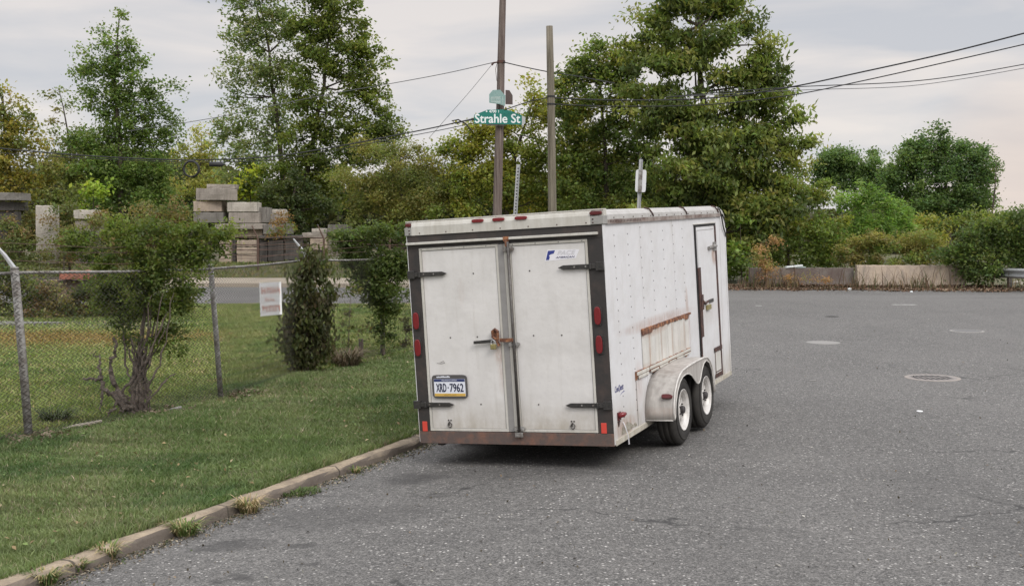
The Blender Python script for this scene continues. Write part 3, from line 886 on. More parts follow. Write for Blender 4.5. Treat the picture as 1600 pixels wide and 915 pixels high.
mk = MB(); mk.tube([(HW + 0.01, 0.10, 0.225), (HW + 0.045, 0.13, 0.235), (HW + 0.055, 0.16, 0.238)], [0.02, 0.024, 0.012], 10); mk.build('lens', M['lens'], lampb, smooth=True)
mk = MB(); mk.prism([(0.09, 0.18), (0.15, 0.18), (0.11, 0.13)], HW + 0.001, HW + 0.008, 0); mk.build('bracket', M['rustdark'], lampb)
# ---- rear frame
mb = MB()
mb.box(-HW, -0.809, -0.012, 0.03, 0.095, 1.725)
mb.box(0.779, HW - 0.002, -0.012, 0.03, 0.095, 1.725)
mb.box(-HW, HW - 0.002, -0.012, 0.03, 1.7255, 1.84)
mb.box(-0.8085, 0.7785, 0.012, 0.03, 0.0955, 1.7250)
mb.build('rear_frame', M['black_frame'], tr, bevel=0.003)
mb = MB(); mb.box(-HW, HW - 0.002, -0.014, 0.08, -0.012, 0.0945); mb.build('rear_sill', M['sill'], tr, bevel=0.003)
mb = MB(); mb.box(HW - 0.0015, HW + 0.006, -0.013, 0.055, 0.0, 1.838); mb.build('corner_trim', M['side_white'], tr, bevel=0.002)
mb = MB(); mb.box(-HW - 0.006, -HW - 0.0005, -0.013, 0.055, 0.0, 1.838); mb.build('corner_trim', M['side_white'], tr, bevel=0.002)
# rain gutters
for a, b_ in ((-0.915, 0.022), (0.080, 0.878)):
    mb = MB(); mb.box(a, b_, -0.045, -0.0125, 1.757, 1.779); mb.build('rain_gutter', M['cream'], tr, bevel=0.004)
mb = MB(); mb.box(0.024, 0.075, -0.03, -0.0125, 1.745, 1.785); mb.tube([(0.045, -0.03, 1.76), (0.05, -0.03, 1.70)], 0.014, 8); mb.build('bar_keeper', M['rust'], tr)
# rear roof header
mb = MB()
mb.box(-0.86, 0.82, -0.022, 0.06, 1.8405, 1.915)
mb.prism([(-0.022, 1.9155), (0.06, 1.9155), (0.06, 1.956), (0.0, 1.956), (-0.012, 1.948)], -0.86, 0.82, 0)
mb.build('rear_header', M['cream'], tr)
mb = MB(); mb.box(-0.925, 0.930, -0.006, 0.075, 1.9565, 1.968); mb.build('roof_lip', M['cream'], tr, bevel=0.002)
for a, b_ in ((-0.928, -0.8605), (0.8205, 0.934)):
    mb = MB(); mb.box(a, b_, -0.025, 0.075, 1.8405, 1.91)
    cc = mb.build('corner_casting', M['alu'], tr, bevel=0.003)
    xm = a + 0.02 if a > 0 else b_ - 0.02
    for z in (1.856, 1.884):
        mb = MB(); mb.lathe([(0, 0.007), (-0.004, 0.006), (-0.004, 0)], (xm, -0.025, z), 1, 8); mb.build('bolt', M['rustdark'], cc)
for a_, b_ in ((0.8205, 0.93), (-0.925, -0.8605)):
    mb = MB(); mb.box(a_, b_, 0.0, 0.07, 1.9105, 1.956); mb.build('lamp_housing', M['cream'], tr)
for xc, wx, mt in ((-0.208, 0.055, 'lens'), (-0.011, 0.055, 'lens'), (0.198, 0.056, 'lens'), (0.868, 0.052, 'lens_dark'), (-0.890, 0.025, 'lens_dark')):
    mb = MB(); oval(mb, (xc, 1.934), wx, 0.0155, -0.034, -0.0005 if abs(xc) > .8 else -0.0125, p=4); mb.build('clearance_lamp', M[mt], tr, bevel=0.004)
dots('header_screw', 'rustdark', [(xx, -0.0222, 1.858) for xx in np.arange(-0.78, 0.8, 0.26)], tr, lambda q: q.lathe([(0, 0.006), (-0.003, 0.005), (-0.003, 0)], (0, 0, 0), 1, 8))
# ---- doors
def rear_door(x0, x1, label=None):
    d = MB(); d.box(x0 + 0.012, x1 - 0.012, -0.004, 0.0115, 0.112, 1.712)
    dd = d.build('rear_door', M['door_white'], tr)
    e = MB()
    for a in ((x0, x1, 0.100, 0.122), (x0, x1, 1.702, 1.7245)):
        e.box(a[0], a[1], -0.012, 0.0116, a[2], a[3])
    for a in ((x0, x0 + 0.022), (x1 - 0.022, x1)):
        e.box(a[0], a[1], -0.0115, 0.0116, 0.1225, 1.7015)
    e.build('edge_trim', M['cream'], dd, bevel=0.002)
    f = MB()
    f.box(x0 + 0.0225, x0 + 0.027, -0.0052, -0.0041, 0.124, 1.70); f.box(x1 - 0.027, x1 - 0.0225, -0.0052, -0.0041, 0.124, 1.70)
    f.box(x0 + 0.0275, x1 - 0.0275, -0.0052, -0.0041, 0.1225, 0.127); f.box(x0 + 0.0275, x1 - 0.0275, -0.0052, -0.0041, 1.697, 1.7015)
    f.build('sealant', M['seal'], dd)
    return dd
dl = rear_door(-0.805, -0.040); drr = rear_door(0.056, 0.776)
mb = MB(); mb.box(-0.0395, 0.014, -0.014, 0.0110, 0.101, 1.722); mb.build('door_seal', M['seal'], dl, bevel=0.002)
mb = MB(); mb.box(0.0145, 0.040, -0.010, 0.0110, 0.101, 1.722); mb.build('edge_strip', M['cream'], dl)
for xs2, par in (((-0.289, -0.552, -0.295), dl), ((0.241, 0.498, 0.249), drr)):
    dots('rivet', 'greybar', [(xx, -0.0042, z) for xx, z in ((xs2[0], 1.482), (xs2[1], 0.928), (xs2[2], 0.338), (xs2[0], 0.93))], par, lambda q: q.lathe([(0, 0.0075), (-0.003, 0.006), (-0.003, 0)], (0, 0, 0), 1, 8))
    dots('screw', 'greybar', [((-0.78 if par is dl else 0.10) + k * 0.21, -0.0122, 1.713) for k in range(4)], par, lambda q: q.lathe([(0, 0.005), (-0.003, 0.004), (-0.003, 0)], (0, 0, 0), 1, 7))
# strap hinges
def hinge(par, xp, xt, z, mt='black'):
    s = 1 if xt > xp else -1
    m = MB()
    m.prism([(xp, z - 0.021), (xt - s * 0.05, z - 0.019), (xt, z), (xt - s * 0.05, z + 0.019), (xp, z + 0.021)][::s], -0.030, -0.0165, 1)
    m.tube([(xp + s * 0.10, -0.032, z - 0.024), (xp + s * 0.10, -0.032, z + 0.024)], 0.011, 10)
    m.box(min(xp - s * 0.02, xp + s * 0.05), max(xp - s * 0.02, xp + s * 0.05), -0.034, -0.0125, z - 0.036, z + 0.036)
    o = m.build('strap_hinge', M[mt], par, bevel=0.003)
    for q in (0.14, 0.24):
        b2 = MB(); b2.lathe([(0, 0.008), (-0.005, 0.006), (-0.005, 0)], (xp + s * q, -0.030, z), 1, 8); b2.build('bolt', M['galv'], o)
hinge(dl, -0.905, -0.535, 1.494, 'black'); hinge(dl, -0.93, -0.545, 0.336)
hinge(drr, 0.895, 0.506, 1.497); hinge(drr, 0.89, 0.50, 0.334)
# cam bar with brackets
cb = MB(); cb.tube([(0.066, -0.032, 0.11), (0.066, -0.032, 1.74)], 0.0125, 10); cbar = cb.build('lock_bar', M['greybar'], tr, smooth=True)
for z in (1.676, 0.861, 0.133):
    m = MB(); m.box(0.015, 0.115, -0.036, -0.0125, z - 0.012, z + 0.012); m.box(0.02, 0.045, -0.044, -0.0365, z - 0.02, z + 0.02); m.box(0.088, 0.112, -0.044, -0.0365, z - 0.02, z + 0.02)
    m.build('bar_bracket', M['galv'], cbar, bevel=0.003)
m = MB(); m.box(0.03, 0.10, -0.05, -0.03, 0.06, 0.10); m.build('cam_foot', M['galv'], cbar, bevel=0.003)
m = MB(); m.box(-0.06, 0.066, -0.05, -0.038, 0.885, 0.915); m.tube([(-0.10, -0.03, 0.905), (-0.13, -0.032, 0.93), (-0.13, -0.034, 0.975), (-0.105, -0.034, 0.995), (-0.08, -0.034, 0.975), (-0.08, -0.032, 0.93), (-0.09, -0.03, 0.89), (-0.075, -0.03, 0.85)], 0.013, 8)
m.box(-0.128, -0.082, -0.028, -0.0145, 0.93, 0.985)
m.build('hasp', M['rust'], cbar)
m = MB(); m.prism([(-0.312, 0.870), (-0.13, 0.880), (-0.13, 0.908), (-0.312, 0.896)], -0.045, -0.030, 1); m.build('lock_handle', M['black'], cbar, bevel=0.003)
m = MB(); m.box(-0.150, -0.098, -0.056, -0.034, 0.822, 0.868); pk = m.build('padlock', M['brass'], cbar, bevel=0.005)
m = MB(); m.tube([(-0.142, -0.045, 0.866), (-0.142, -0.045, 0.892), (-0.124, -0.045, 0.905), (-0.106, -0.045, 0.892), (-0.106, -0.045, 0.866)], 0.0045, 8); m.build('shackle', M['galv_light'], pk)
# lamps on the posts
for xc in (-0.872, 0.834):
    for z in (1.085, 0.845):
        m = MB(); oval(m, (xc, z), 0.040, 0.088, -0.020, -0.0125, p=3); tl = m.build('tail_lamp', M['black'], tr, bevel=0.002)
        m = MB(); oval(m, (xc, z), 0.030, 0.076, -0.034, -0.0205, p=2.8); m.build('lens', M['lens'], tl, bevel=0.006)
for xc, z in ((-0.857, 0.14), (0.830, 0.142)):
    m = MB(); m.box(xc - 0.024, xc + 0.024, -0.018, -0.0125, z - 0.044, z + 0.044); m.build('reflector', M['refl'], tr, bevel=0.002)
# tie-down rings
for xc, par in ((-0.607, dl), (0.554, drr)):
    m = MB(); m.lathe([(-0.006, 0.008), (-0.006, 0.0)], (xc - 0.012, -0.0045, 0.196), 1, 8); m.lathe([(-0.006, 0.008), (-0.006, 0.0)], (xc + 0.012, -0.0045, 0.196), 1, 8)
    m.tube([(xc + 0.018 * math.cos(a), -0.016, 0.155 + 0.022 * math.sin(a)) for a in np.linspace(0, 2 * math.pi, 13)], 0.005, 6, False)
    m.tube([(xc - 0.014, -0.01, 0.15), (xc - 0.004, -0.014, 0.185)], 0.006, 6)
    m.build('tie_ring', M['greybar'], par)
# licence plate
m = MB(); oval(m, (-0.582, 0.497), 0.173, 0.104, -0.024, -0.0125, 28, 9); lp = m.build('licence_plate', M['plate_frame'], dl, bevel=0.003)
m = MB(); m.box(-0.58 - 0.153, -0.58 + 0.153, -0.0262, -0.0245, 0.412, 0.566)
pl_ = m.build('plate', M['plate'], lp)
m = MB(); m.box(-0.731, -0.429, -0.0272, -0.0264, 0.541, 0.565); m.build('top_band', M['plate_blue'], lp)
m = MB(); m.box(-0.731, -0.429, -0.0272, -0.0264, 0.413, 0.437); m.build('bottom_band', M['plate_gold'], lp)
m = MB(); lettering(m, 'XRD', 'rear', -0.0275, (-0.662, 0.488), 0.098, 0.072, bold=0.0016); lettering(m, '7962', 'rear', -0.0275, (-0.511, 0.488), 0.132, 0.072, bold=0.0016)
m.lathe([(0, 0.007), (-0.0008, 0)], (-0.595, -0.0266, 0.488), 1, 10); m.build('characters', M['plate_ink'], lp)
m = MB(); lettering(m, 'PENNSYLVANIA', 'rear', -0.0276, (-0.58, 0.553), 0.15, 0.013); m.build('state_name', M['plate'], lp)
m = MB(); lettering(m, 'visitPA.com', 'rear', -0.0276, (-0.58, 0.4255), 0.12, 0.013); m.build('small_print', mat('gold_ink', (0.28, 0.17, 0.04), 0.5), lp)
m = MB()
xx = -0.705
for k in range(9):
    ww = random.uniform(0.008, 0.016); m.box(xx, xx + ww, -0.0252, -0.0243, 0.577, 0.577 + random.uniform(0.009, 0.015)); xx += ww + 0.002
m.build('frame_lettering', M['plate'], lp)
# door decal
m = MB(); m.prism([(0.385, 1.556), (0.665, 1.571), (0.70, 1.642), (0.415, 1.652)], -0.0052, -0.0043, 1); dc = m.build('door_decal', M['decal_white'], drr)
m = MB(); m.prism([(0.396, 1.566), (0.424, 1.566), (0.434, 1.592), (0.425, 1.603), (0.445, 1.613), (0.470, 1.618), (0.484, 1.645), (0.420, 1.643)], -0.0062, -0.0054, 1); m.build('emblem', M['decal_blue'], dc)
m = MB(); lettering(m, 'PACE', 'rear', -0.0060, (0.585, 1.622), 0.165, 0.036, 0.35, 0.001); m.build('faded_name', M['decal_grey'], dc)
m = MB(); lettering(m, 'AMERICAN', 'rear', -0.0062, (0.572, 1.584), 0.170, 0.013, 0.3, 0.0006); m.build('small_name', M['decal_ink'], dc)
m = MB(); m.tube([(-0.70, -0.0055, 0.705), (-0.66, -0.0055, 0.700), (-0.62, -0.0055, 0.706), (-0.635, -0.0055, 0.722), (-0.665, -0.0055, 0.71)], 0.0022, 4); m.build('scratch', M['seal'], dl)
# side script decal
m = MB(); lettering(m, 'ConQuest', 'side', HW + 0.0016, (0.185, 0.447), 0.235, 0.060, 0.35, 0.0012)
m.prism([(0.20, 0.385), (0.24, 0.400), (0.31, 0.412), (0.325, 0.402), (0.26, 0.398)], HW + 0.0008, HW + 0.0016, 0)
m.build('script_decal', mat('script_blue', (0.11, 0.11, 0.25), 0.5), tr)
# ---- side door
m = MB(); m.box(HW + 0.0005, HW + 0.007, 2.985, 3.80, 0.07, 1.742); sd = m.build('side_door', M['side_white'], tr, bevel=0.002)
m = MB(); m.box(HW + 0.0005, HW + 0.011, 2.93, 2.983, 0.34, 1.7445); m.box(HW + 0.0005, HW + 0.012, 2.93, 3.858, 1.745, 1.768); m.build('door_gap', M['dark'], sd)
m = MB(); m.box(HW + 0.0005, HW + 0.014, 3.802, 3.858, 0.05, 1.744); m.build('hinge_edge', M['rustdark'], sd, bevel=0.002)
m = MB(); m.box(HW + 0.0112, HW + 0.022, 2.960, 3.065, 0.57, 1.312); m.box(HW + 0.0112, HW + 0.018, 2.955, 2.985, 0.35, 0.57); m.build('security_bar', M['rustdark'], sd, bevel=0.002)
m = MB(); m.box(HW + 0.0005, HW + 0.010, 2.90, 3.90, 1.770, 1.777); m.build('drip_edge', M['cream'], sd)
m = MB(); m.box(HW + 0.0072, HW + 0.0085, 3.02, 3.76, 1.702, 1.708); m.box(HW + 0.0072, HW + 0.0085, 3.02, 3.028, 0.4, 1.70); m.build('panel_line', M['seal'], sd)
m = MB(); m.tube([(HW + 0.02, 3.46, 1.50), (HW + 0.02, 3.80, 1.515)], 0.019, 10); m.box(HW + 0.008, HW + 0.018, 3.70, 3.83, 1.46, 1.56); m.build('door_hinge', M['galv'], sd)
m = MB(); m.box(HW + 0.0145, HW + 0.022, 3.50, 3.85, 0.345, 0.395); m.build('door_hinge', M['rustdark'], sd, bevel=0.004)
m = MB(); m.box(HW + 0.0072, HW + 0.011, 3.53, 3.80, 0.10, 0.335); vp = m.build('foot_panel', M['vent_white'], sd, bevel=0.002)
m = MB(); m.box(HW + 0.0112, HW + 0.014, 3.53, 3.545, 0.09, 0.34); m.box(HW + 0.0112, HW + 0.016, 3.50, 3.80, 0.058, 0.10); m.box(HW + 0.0112, HW + 0.014, 3.55, 3.80, 0.115, 0.125); m.build('panel_edge', M['rustdark'], vp)
m = MB(); m.tube([(HW + 0.02, 3.07, 0.945), (HW + 0.03, 3.15, 0.915), (HW + 0.03, 3.22, 0.925), (HW + 0.02, 3.32, 0.93)], [0.02, 0.014, 0.012, 0.012], 8); m.box(HW + 0.0222, HW + 0.03, 3.0, 3.09, 0.86, 1.02)
lt = m.build('door_latch', M['rustdark'], sd)
m = MB(); m.box(HW + 0.0072, HW + 0.012, 3.385, 3.60, 0.902, 0.940); m.build('black_label', M['black'], sd)
m = MB(); m.box(HW + 0.012, HW + 0.034, 3.24, 3.40, 0.838, 0.892); m.build('padlock', M['brass'], sd, bevel=0.004)
# ---- fenders
XO = HW + 0.27
top = [(0.868, 0.055), (0.872, 0.13), (0.892, 0.215), (0.94, 0.30), (1.02, 0.375), (1.12, 0.425), (1.22, 0.452), (1.40, 0.465), (1.70, 0.472), (2.00, 0.472), (2.16, 0.458), (2.27, 0.405), (2.345, 0.32), (2.385, 0.21), (2.40, 0.075)]
arch = [(2.375, 0.075), (2.362, 0.20), (2.315, 0.31), (2.23, 0.395), (2.12, 0.432), (2.02, 0.418), (1.94, 0.37), (1.875, 0.30), (1.82, 0.262), (1.77, 0.252), (1.70, 0.272), (1.62, 0.32), (1.54, 0.365), (1.44, 0.395), (1.34, 0.405), (1.22, 0.395), (1.12, 0.36), (1.02, 0.29), (0.955, 0.20), (0.925, 0.12), (0.915, 0.075), (0.90, 0.058)]
def fender(sx):
    m = MB()
    n_ = len(top)
    # top sheet, from wall to outer lip, with a small outer radius
    rws = [(HW + 0.001, 0.0), (HW + 0.06, 0.004), (HW + 0.16, 0.004), (XO - 0.02, 0.0), (XO - 0.004, -0.004), (XO, -0.014)]
    cy, cz = 1.62, 0.10
    vs = []
    for (xx, dr) in rws:
        for (yy, zz) in top:
            d = np.array([yy - cy, (zz - cz) * 2]); d /= np.linalg.norm(d)
            vs.append((sx * xx, yy + d[0] * dr, zz + d[1] * dr))
    fs = []
    for i in range(len(rws) - 1):
        for j in range(n_ - 1):
            q = (i * n_ + j, (i + 1) * n_ + j, (i + 1) * n_ + j + 1, i * n_ + j + 1)
            fs.append(q if sx > 0 else q[::-1])
    m.add(vs, fs)
    o = m.build('fender', M['fender'], tr, smooth=True)
    sm = o.modifiers.new('solid', 'SOLIDIFY'); sm.thickness = 0.004; sm.offset = -1
    m = MB()                                 # outer face with two wheel arches: lip strip between arch line and top line
    outer = [(y_ , z_ - 0.010) for (y_, z_) in top[1:-1]]
    poly = [(0.874, 0.058)] + outer + [(2.393, 0.075)] + arch
    m.prism(poly, sx * (XO - 0.004), sx * (XO - 0.001), 0)
    f2 = m.build('fender_face', M['fender'], o)
    m = MB()
    m.tube([(sx * (XO + 0.0), a, b_) for a, b_ in [(0.872, 0.055)] + top[1:]], 0.009, 6)
    m.tube([(sx * (XO - 0.001), a, b_) for a, b_ in arch], 0.006, 6)
    m.tube([(sx * (HW + 0.01), 0.868, 0.052), (sx * (XO - 0.01), 0.868, 0.052)], 0.006, 6)
    m.build('fender_lip', mat('lip_%d' % (sx + 1), (0.66, 0.63, 0.59), 0.5, noise=(10, 0.2)), o, smooth=True)
    return o
fr = fender(1); fender(-1)
m = MB(); m.tube([(XO - 0.055 - 0.055, 0.884, 0.272), (XO - 0.055 + 0.045, 0.884, 0.272)], 0.001, 8)
m = MB()
c0 = np.array([HW + 0.205, 0.898, 0.262])
dirn = np.array([0, -0.89, 0.45])
pts = []
upv = np.array([0, 0.45, 0.89])
for i in range(20):
    a = 2 * math.pi * i / 20
    ca, sa = math.cos(a), math.sin(a)
    pts.append(np.array([0.052 * abs(ca) ** 0.6 * np.sign(ca), 0, 0]) + upv * 0.022 * abs(sa) ** 0.6 * np.sign(sa))
vs = [c0 + p_ for p_ in pts] + [c0 + p_ * 0.85 + dirn * 0.026 for p_ in pts]
m.add(vs, [tuple(range(20, 40))] + [(i, (i + 1) % 20, 20 + (i + 1) % 20, 20 + i) for i in range(20)])
m.build('marker_lamp', M['lens_dark'], fr)
# ---- wheels
def wheel(sx, yc, zc):
    R0, Wd = 0.322, 0.20
    xo = HW + 0.045
    c = (0, yc, zc)
    m = MB()
    pr = [(0.0, 0.185), (0.004, 0.20), (0.0, 0.25), (0.012, 0.295), (0.03, 0.315), (0.045, R0), (0.068, R0), (0.070, R0 - 0.007), (0.078, R0 - 0.007), (0.080, R0), (0.118, R0), (0.120, R0 - 0.007), (0.128, R0 - 0.007), (0.130, R0), (0.155, R0), (0.17, 0.315), (0.188, 0.295), (0.20, 0.25), (0.197, 0.20), (0.19, 0.187)]
    m.lathe([(sx * (xo + a), r_) for a, r_ in (pr if sx > 0 else pr)], c, 0, 48)
    m.lathe([(sx * (xo + 0.199), 0.262), (sx * (xo + 0.2025), 0.268), (sx * (xo + 0.199), 0.274)], c, 0, 48)
    ty = m.build('wheel', M['tyre'], tr, smooth=True)
    m = MB()
    m.lathe([(sx * (xo + a), r_) for a, r_ in ((0.005, 0.186), (0.06, 0.165), (0.150, 0.162), (0.178, 0.172), (0.190, 0.189), (0.198, 0.192), (0.200, 0.186), (0.192, 0.178), (0.182, 0.166), (0.160, 0.156), (0.140, 0.152))], c, 0, 48)
    # spokes: eight wide paddles
    xs_ = sx * (xo + 0.150)
    for k in range(8):
        a = 2 * math.pi * k / 8 + 0.2
        def P(r_, da, dx): return (xs_ + sx * dx, yc + r_ * math.cos(a + da), zc + r_ * math.sin(a + da))
        q = [P(0.055, -0.36, 0.018), P(0.055, 0.36, 0.018), P(0.10, 0.13, 0.016), P(0.155, 0.17, -0.006), P(0.155, -0.17, -0.006), P(0.10, -0.13, 0.016)]
        q2 = [(p_[0] - sx * 0.012, p_[1], p_[2]) for p_ in q]
        fs = [(0, 1, 2, 5), (5, 2, 3, 4)] + [(6 + i, 6 + (i + 1) % 6, (i + 1) % 6, i) for i in range(6)]
        m.add(q + q2, fs)
    m.lathe([(sx * (xo + 0.163), 0.066), (sx * (xo + 0.171), 0.055), (sx * (xo + 0.171), 0.036)], c, 0, 24)
    m.build('rim', M['rim'], ty, smooth=False)
    m = MB(); m.lathe([(sx * (xo + 0.150), 0.040), (sx * (xo + 0.196), 0.036), (sx * (xo + 0.204), 0.028), (sx * (xo + 0.204), 0.0)], c, 0, 20)
    m.lathe([(sx * (xo + 0.125), 0.158), (sx * (xo + 0.120), 0.0)], c, 0, 24)  # dark disc painting the shade in the gaps between the spokes
    for k in range(5):
        a = 2 * math.pi * k / 5
        m.lathe([(sx * (xo + 0.168), 0.009), (sx * (xo + 0.184), 0.008), (sx * (xo + 0.184), 0)], (0, yc + 0.052 * math.cos(a), zc + 0.052 * math.sin(a)), 0, 6)
    m.build('hub', M['hub'], ty)
for sx in (1, -1):
    for yc in (1.305, 2.165):
        wheel(sx, yc, 0.078)
m = MB()
for yc in (1.305, 2.165): m.tube([(-HW - 0.06, yc, 0.078), (HW + 0.06, yc, 0.078)], 0.03, 8)
m.box(-0.80, -0.74, 0.1, 4.2, -0.05, 0.02); m.box(0.74, 0.80, 0.1, 4.2, -0.05, 0.02)
m.build('chassis', M['black_frame'], tr)
m = MB()
m.tube([(-0.7, 4.25, 0.03), (0, 5.35, 0.03)], 0.035, 4); m.tube([(0.7, 4.25, 0.03), (0, 5.35, 0.03)], 0.035, 4); m.tube([(0, 5.3, 0.04), (0, 5.6, 0.07)], 0.05, 8)
tg_ = m.build('tongue', M['black_frame'], tr)
m = MB(); m.tube([(0, 5.2, -0.10), (0, 5.2, 0.5)], 0.03, 10); m.box(-0.1, 0.1, 5.1, 5.3, -0.13, -0.10); m.build('jack', M['galv'], tg_)

# ------------------------------------------------------------------ fence along the verge
FP = [(-4.43, -3.9, 0.04, 1.60), (-4.43, -1.11, 0.05, 1.63), (-4.34, 1.62, 0.05, 1.573), (-4.81, 4.11, 0.05, 1.60), (-4.79, 6.1, 0.05, 1.56), (-4.8, 8.9, 0.05, 1.56), (-4.8, 11.6, 0.05, 1.56)]
fence = thing('wire_fence', 'rusty chain link fence with grey posts and barbed wire arms beside the verge', 'fence', (*wd(-4.43, -1.11), 0.05))
floc = np.array(fence.location)
def FL(s, t, z):
    x_, y_ = wd(s, t); return np.array([x_, y_, z]) - floc
tops, bots = [], []
for i, (s, t, z0, z1) in enumerate(FP):
    b_ = FL(s, t, z0 - 0.1); tp = FL(s, t, z1)
    if i < 3: tp = tp + np.array([-0.10, 0, 0])
    bots.append(FL(s, t, z0)); tops.append(tp)
    m = MB()
    mid = (b_ + tp) / 2 + np.array([0.004, 0, 0])
    m.tube([b_, mid, tp], 0.038 if i != 2 else 0.030, 12)
    m.tube([tp, tp + np.array([0, 0, 0.02])], [0.044, 0.03], 12)
    po = m.build('post', M['galv'], fence, smooth=True)
    if i in (0, 1, 3, 4, 5, 6):
        m = MB()
        a0 = tp + np.array([0.0, 0, 0.0]); a1 = tp + np.array([-0.17, -0.06, 0.25])
        m.tube([a0, (a0 + a1) / 2 + np.array([0.01, 0, 0]), a1], [0.024, 0.02, 0.011], 6)
        m.build('barb_arm', M['galv_light'], po)
for i in range(len(FP) - 1):
    if i == 2 or i >= 0:
        m = MB(); a, b_ = tops[i] + np.array([0, 0, -0.035]), tops[i + 1] + np.array([0, 0, -0.035])
        m.tube([a, (a + b_) / 2 + np.array([0, 0, -0.012]), b_], 0.014, 8)
        m.build('top_rail', M['galv'], fence, smooth=True)
# woven wire
p_ = 0.062
V, F = [], []
def wire_tube(P, r):
    P = np.array(P); k = len(P)
    d = np.gradient(P, axis=0); d /= np.linalg.norm(d, axis=1)[:, None] + 1e-9
    nvec = np.cross(d, np.array([ET[0], ET[1], 0.01])); nvec /= np.linalg.norm(nvec, axis=1)[:, None] + 1e-9
    b2 = np.cross(d, nvec)
    b0 = len(V)
    for a in (0, 2.094, 4.189):
        pass
    for i in range(k):
        for a in (0, 2.094, 4.189):
            V.append(P[i] + r * (math.cos(a) * nvec[i] + math.sin(a) * b2[i]))
    for i in range(k - 1):
        for j in range(3):
            F.append((b0 + i * 3 + j, b0 + i * 3 + (j + 1) % 3, b0 + (i + 1) * 3 + (j + 1) % 3, b0 + (i + 1) * 3 + j))
seglen = [np.linalg.norm((bots[i + 1] - bots[i])[:2]) for i in range(len(FP) - 1)]
for i in range(len(FP) - 1):
    if i == 5: break
    L_ = seglen[i]; nw = int(L_ / p_)
    for k in range(nw):
        P = []
        nzg = 50
        for j in range(nzg + 1):
            q = (k + (j % 2)) / nw
            zt = 0.02 + (j / nzg)
            b0 = bots[i] * (1 - q) + bots[i + 1] * q
            t0 = tops[i] * (1 - q) + tops[i + 1] * q - np.array([0, 0, 0.04])
            f = j / nzg
            bul = 0.02 * math.sin(q * 9 + i) * math.sin(f * 3.1)
            pt = b0 * (1 - f) + t0 * f
            P.append(pt + np.array([0.0, bul, 0.01 * math.sin(q * 14) * f]) + np.array([ES[0], ES[1], 0]) * (0.036 + (0.003 if j % 2 else -0.003)))
        wire_tube(P, 0.0046)
np_mesh('chain_link', V, F, M['wire'], fence)
for h in (0.08, 0.16, 0.245):
    m = MB(); P = []
    for i in range(len(FP)):
        a = tops[i] + np.array([-0.17, -0.06, 0.25]) * (h / 0.25)
        P.append(a)
        if i < len(FP) - 1:
            b_ = tops[i + 1] + np.array([-0.17, -0.06, 0.25]) * (h / 0.25)
            P.append((a + b_) / 2 + np.array([0, 0, -0.03 - 0.02 * math.sin(i * 5 + h * 40)]))
    m.tube(P, 0.003, 5)
    m.build('barbed_wire', M['wire_rust'], fence)
# printed sheet on the fence
A = at(405, 442, 14.55); B_ = at(439, 440, 14.8); C_ = at(407, 494, 14.55)
sg = thing('fence_sign', 'small white sheet with rows of red print tied to the wire fence', 'sign', tuple(C_))
def quadmesh(o, u0, u1, v0, v1, off, name, mt, parent):
    e1 = B_ - A; e2 = C_ - A
    nrm_ = np.cross(e1, e2); nrm_ /= np.linalg.norm(nrm_)
    if nrm_[1] > 0: nrm_ = -nrm_
    q = [A + e1 * a + e2 * b_ + nrm_ * off - C_ for a, b_ in ((u0, v0), (u1, v0), (u1, v1), (u0, v1))]
    q2 = [p_ - nrm_ * 0.003 for p_ in q]
    return (q + q2, [(0, 3, 2, 1), (4, 5, 6, 7), (0, 1, 5, 4), (1, 2, 6, 5), (2, 3, 7, 6), (3, 0, 4, 7)])
m = MB(); m.add(*quadmesh(sg, 0, 1, 0, 1, 0.0, '', None, None)); m.build('sheet', M['white_sheet'], sg)
for (v0, v1, us) in ((0.14, 0.36, ((0.08, 0.26), (0.34, 0.52), (0.58, 0.74), (0.80, 0.93))), (0.46, 0.58, ((0.24, 0.40), (0.48, 0.64))), (0.68, 0.88, ((0.10, 0.32), (0.40, 0.62), (0.68, 0.90)))):
    m = MB()
    for (u0, u1) in us:                       # worn strokes, too faded to read
        wd_ = u1 - u0; hg = v1 - v0
        m.add(*quadmesh(sg, u0, u0 + wd_ * 0.26, v0, v1 - hg * random.uniform(0, .3), 0.005, '', None, None))
        m.add(*quadmesh(sg, u1 - wd_ * 0.26, u1, v0 + hg * random.uniform(0, .4), v1, 0.0052, '', None, None))
        q_ = random.uniform(0.1, 0.6)
        m.add(*quadmesh(sg, u0 + wd_ * 0.2, u1 - wd_ * 0.2, v0 + hg * q_, v0 + hg * (q_ + 0.2), 0.0054, '', None, None))
    m.build('red_print', M['red_print'], sg)

# ------------------------------------------------------------------ foliage
def leaves(C, L, W, cols, droop=0.3, upb=0.5):
    n = len(C)
    a = rng.normal(0, 1, (n, 3)); a[:, 2] = a[:, 2] * 0.6 - droop; a /= np.linalg.norm(a, axis=1)[:, None]
    nn = rng.normal(0, 1, (n, 3)); nn[:, 2] = np.abs(nn[:, 2]) + upb
    s = np.cross(a, nn); s /= np.linalg.norm(s, axis=1)[:, None] + 1e-9
    up = np.cross(s, a)
    L = L[:, None]; W = W[:, None]
    V = np.stack([C - a * L / 2, C + s * W / 2 + up * W * 0.18 + a * L * 0.05, C + a * L / 2 - up * L * 0.08, C - s * W / 2 + up * W * 0.18 + a * L * 0.05], 1).reshape(-1, 3)
    F = np.arange(n * 4).reshape(n, 4)
    return V, F, np.repeat(cols, 4, axis=0)

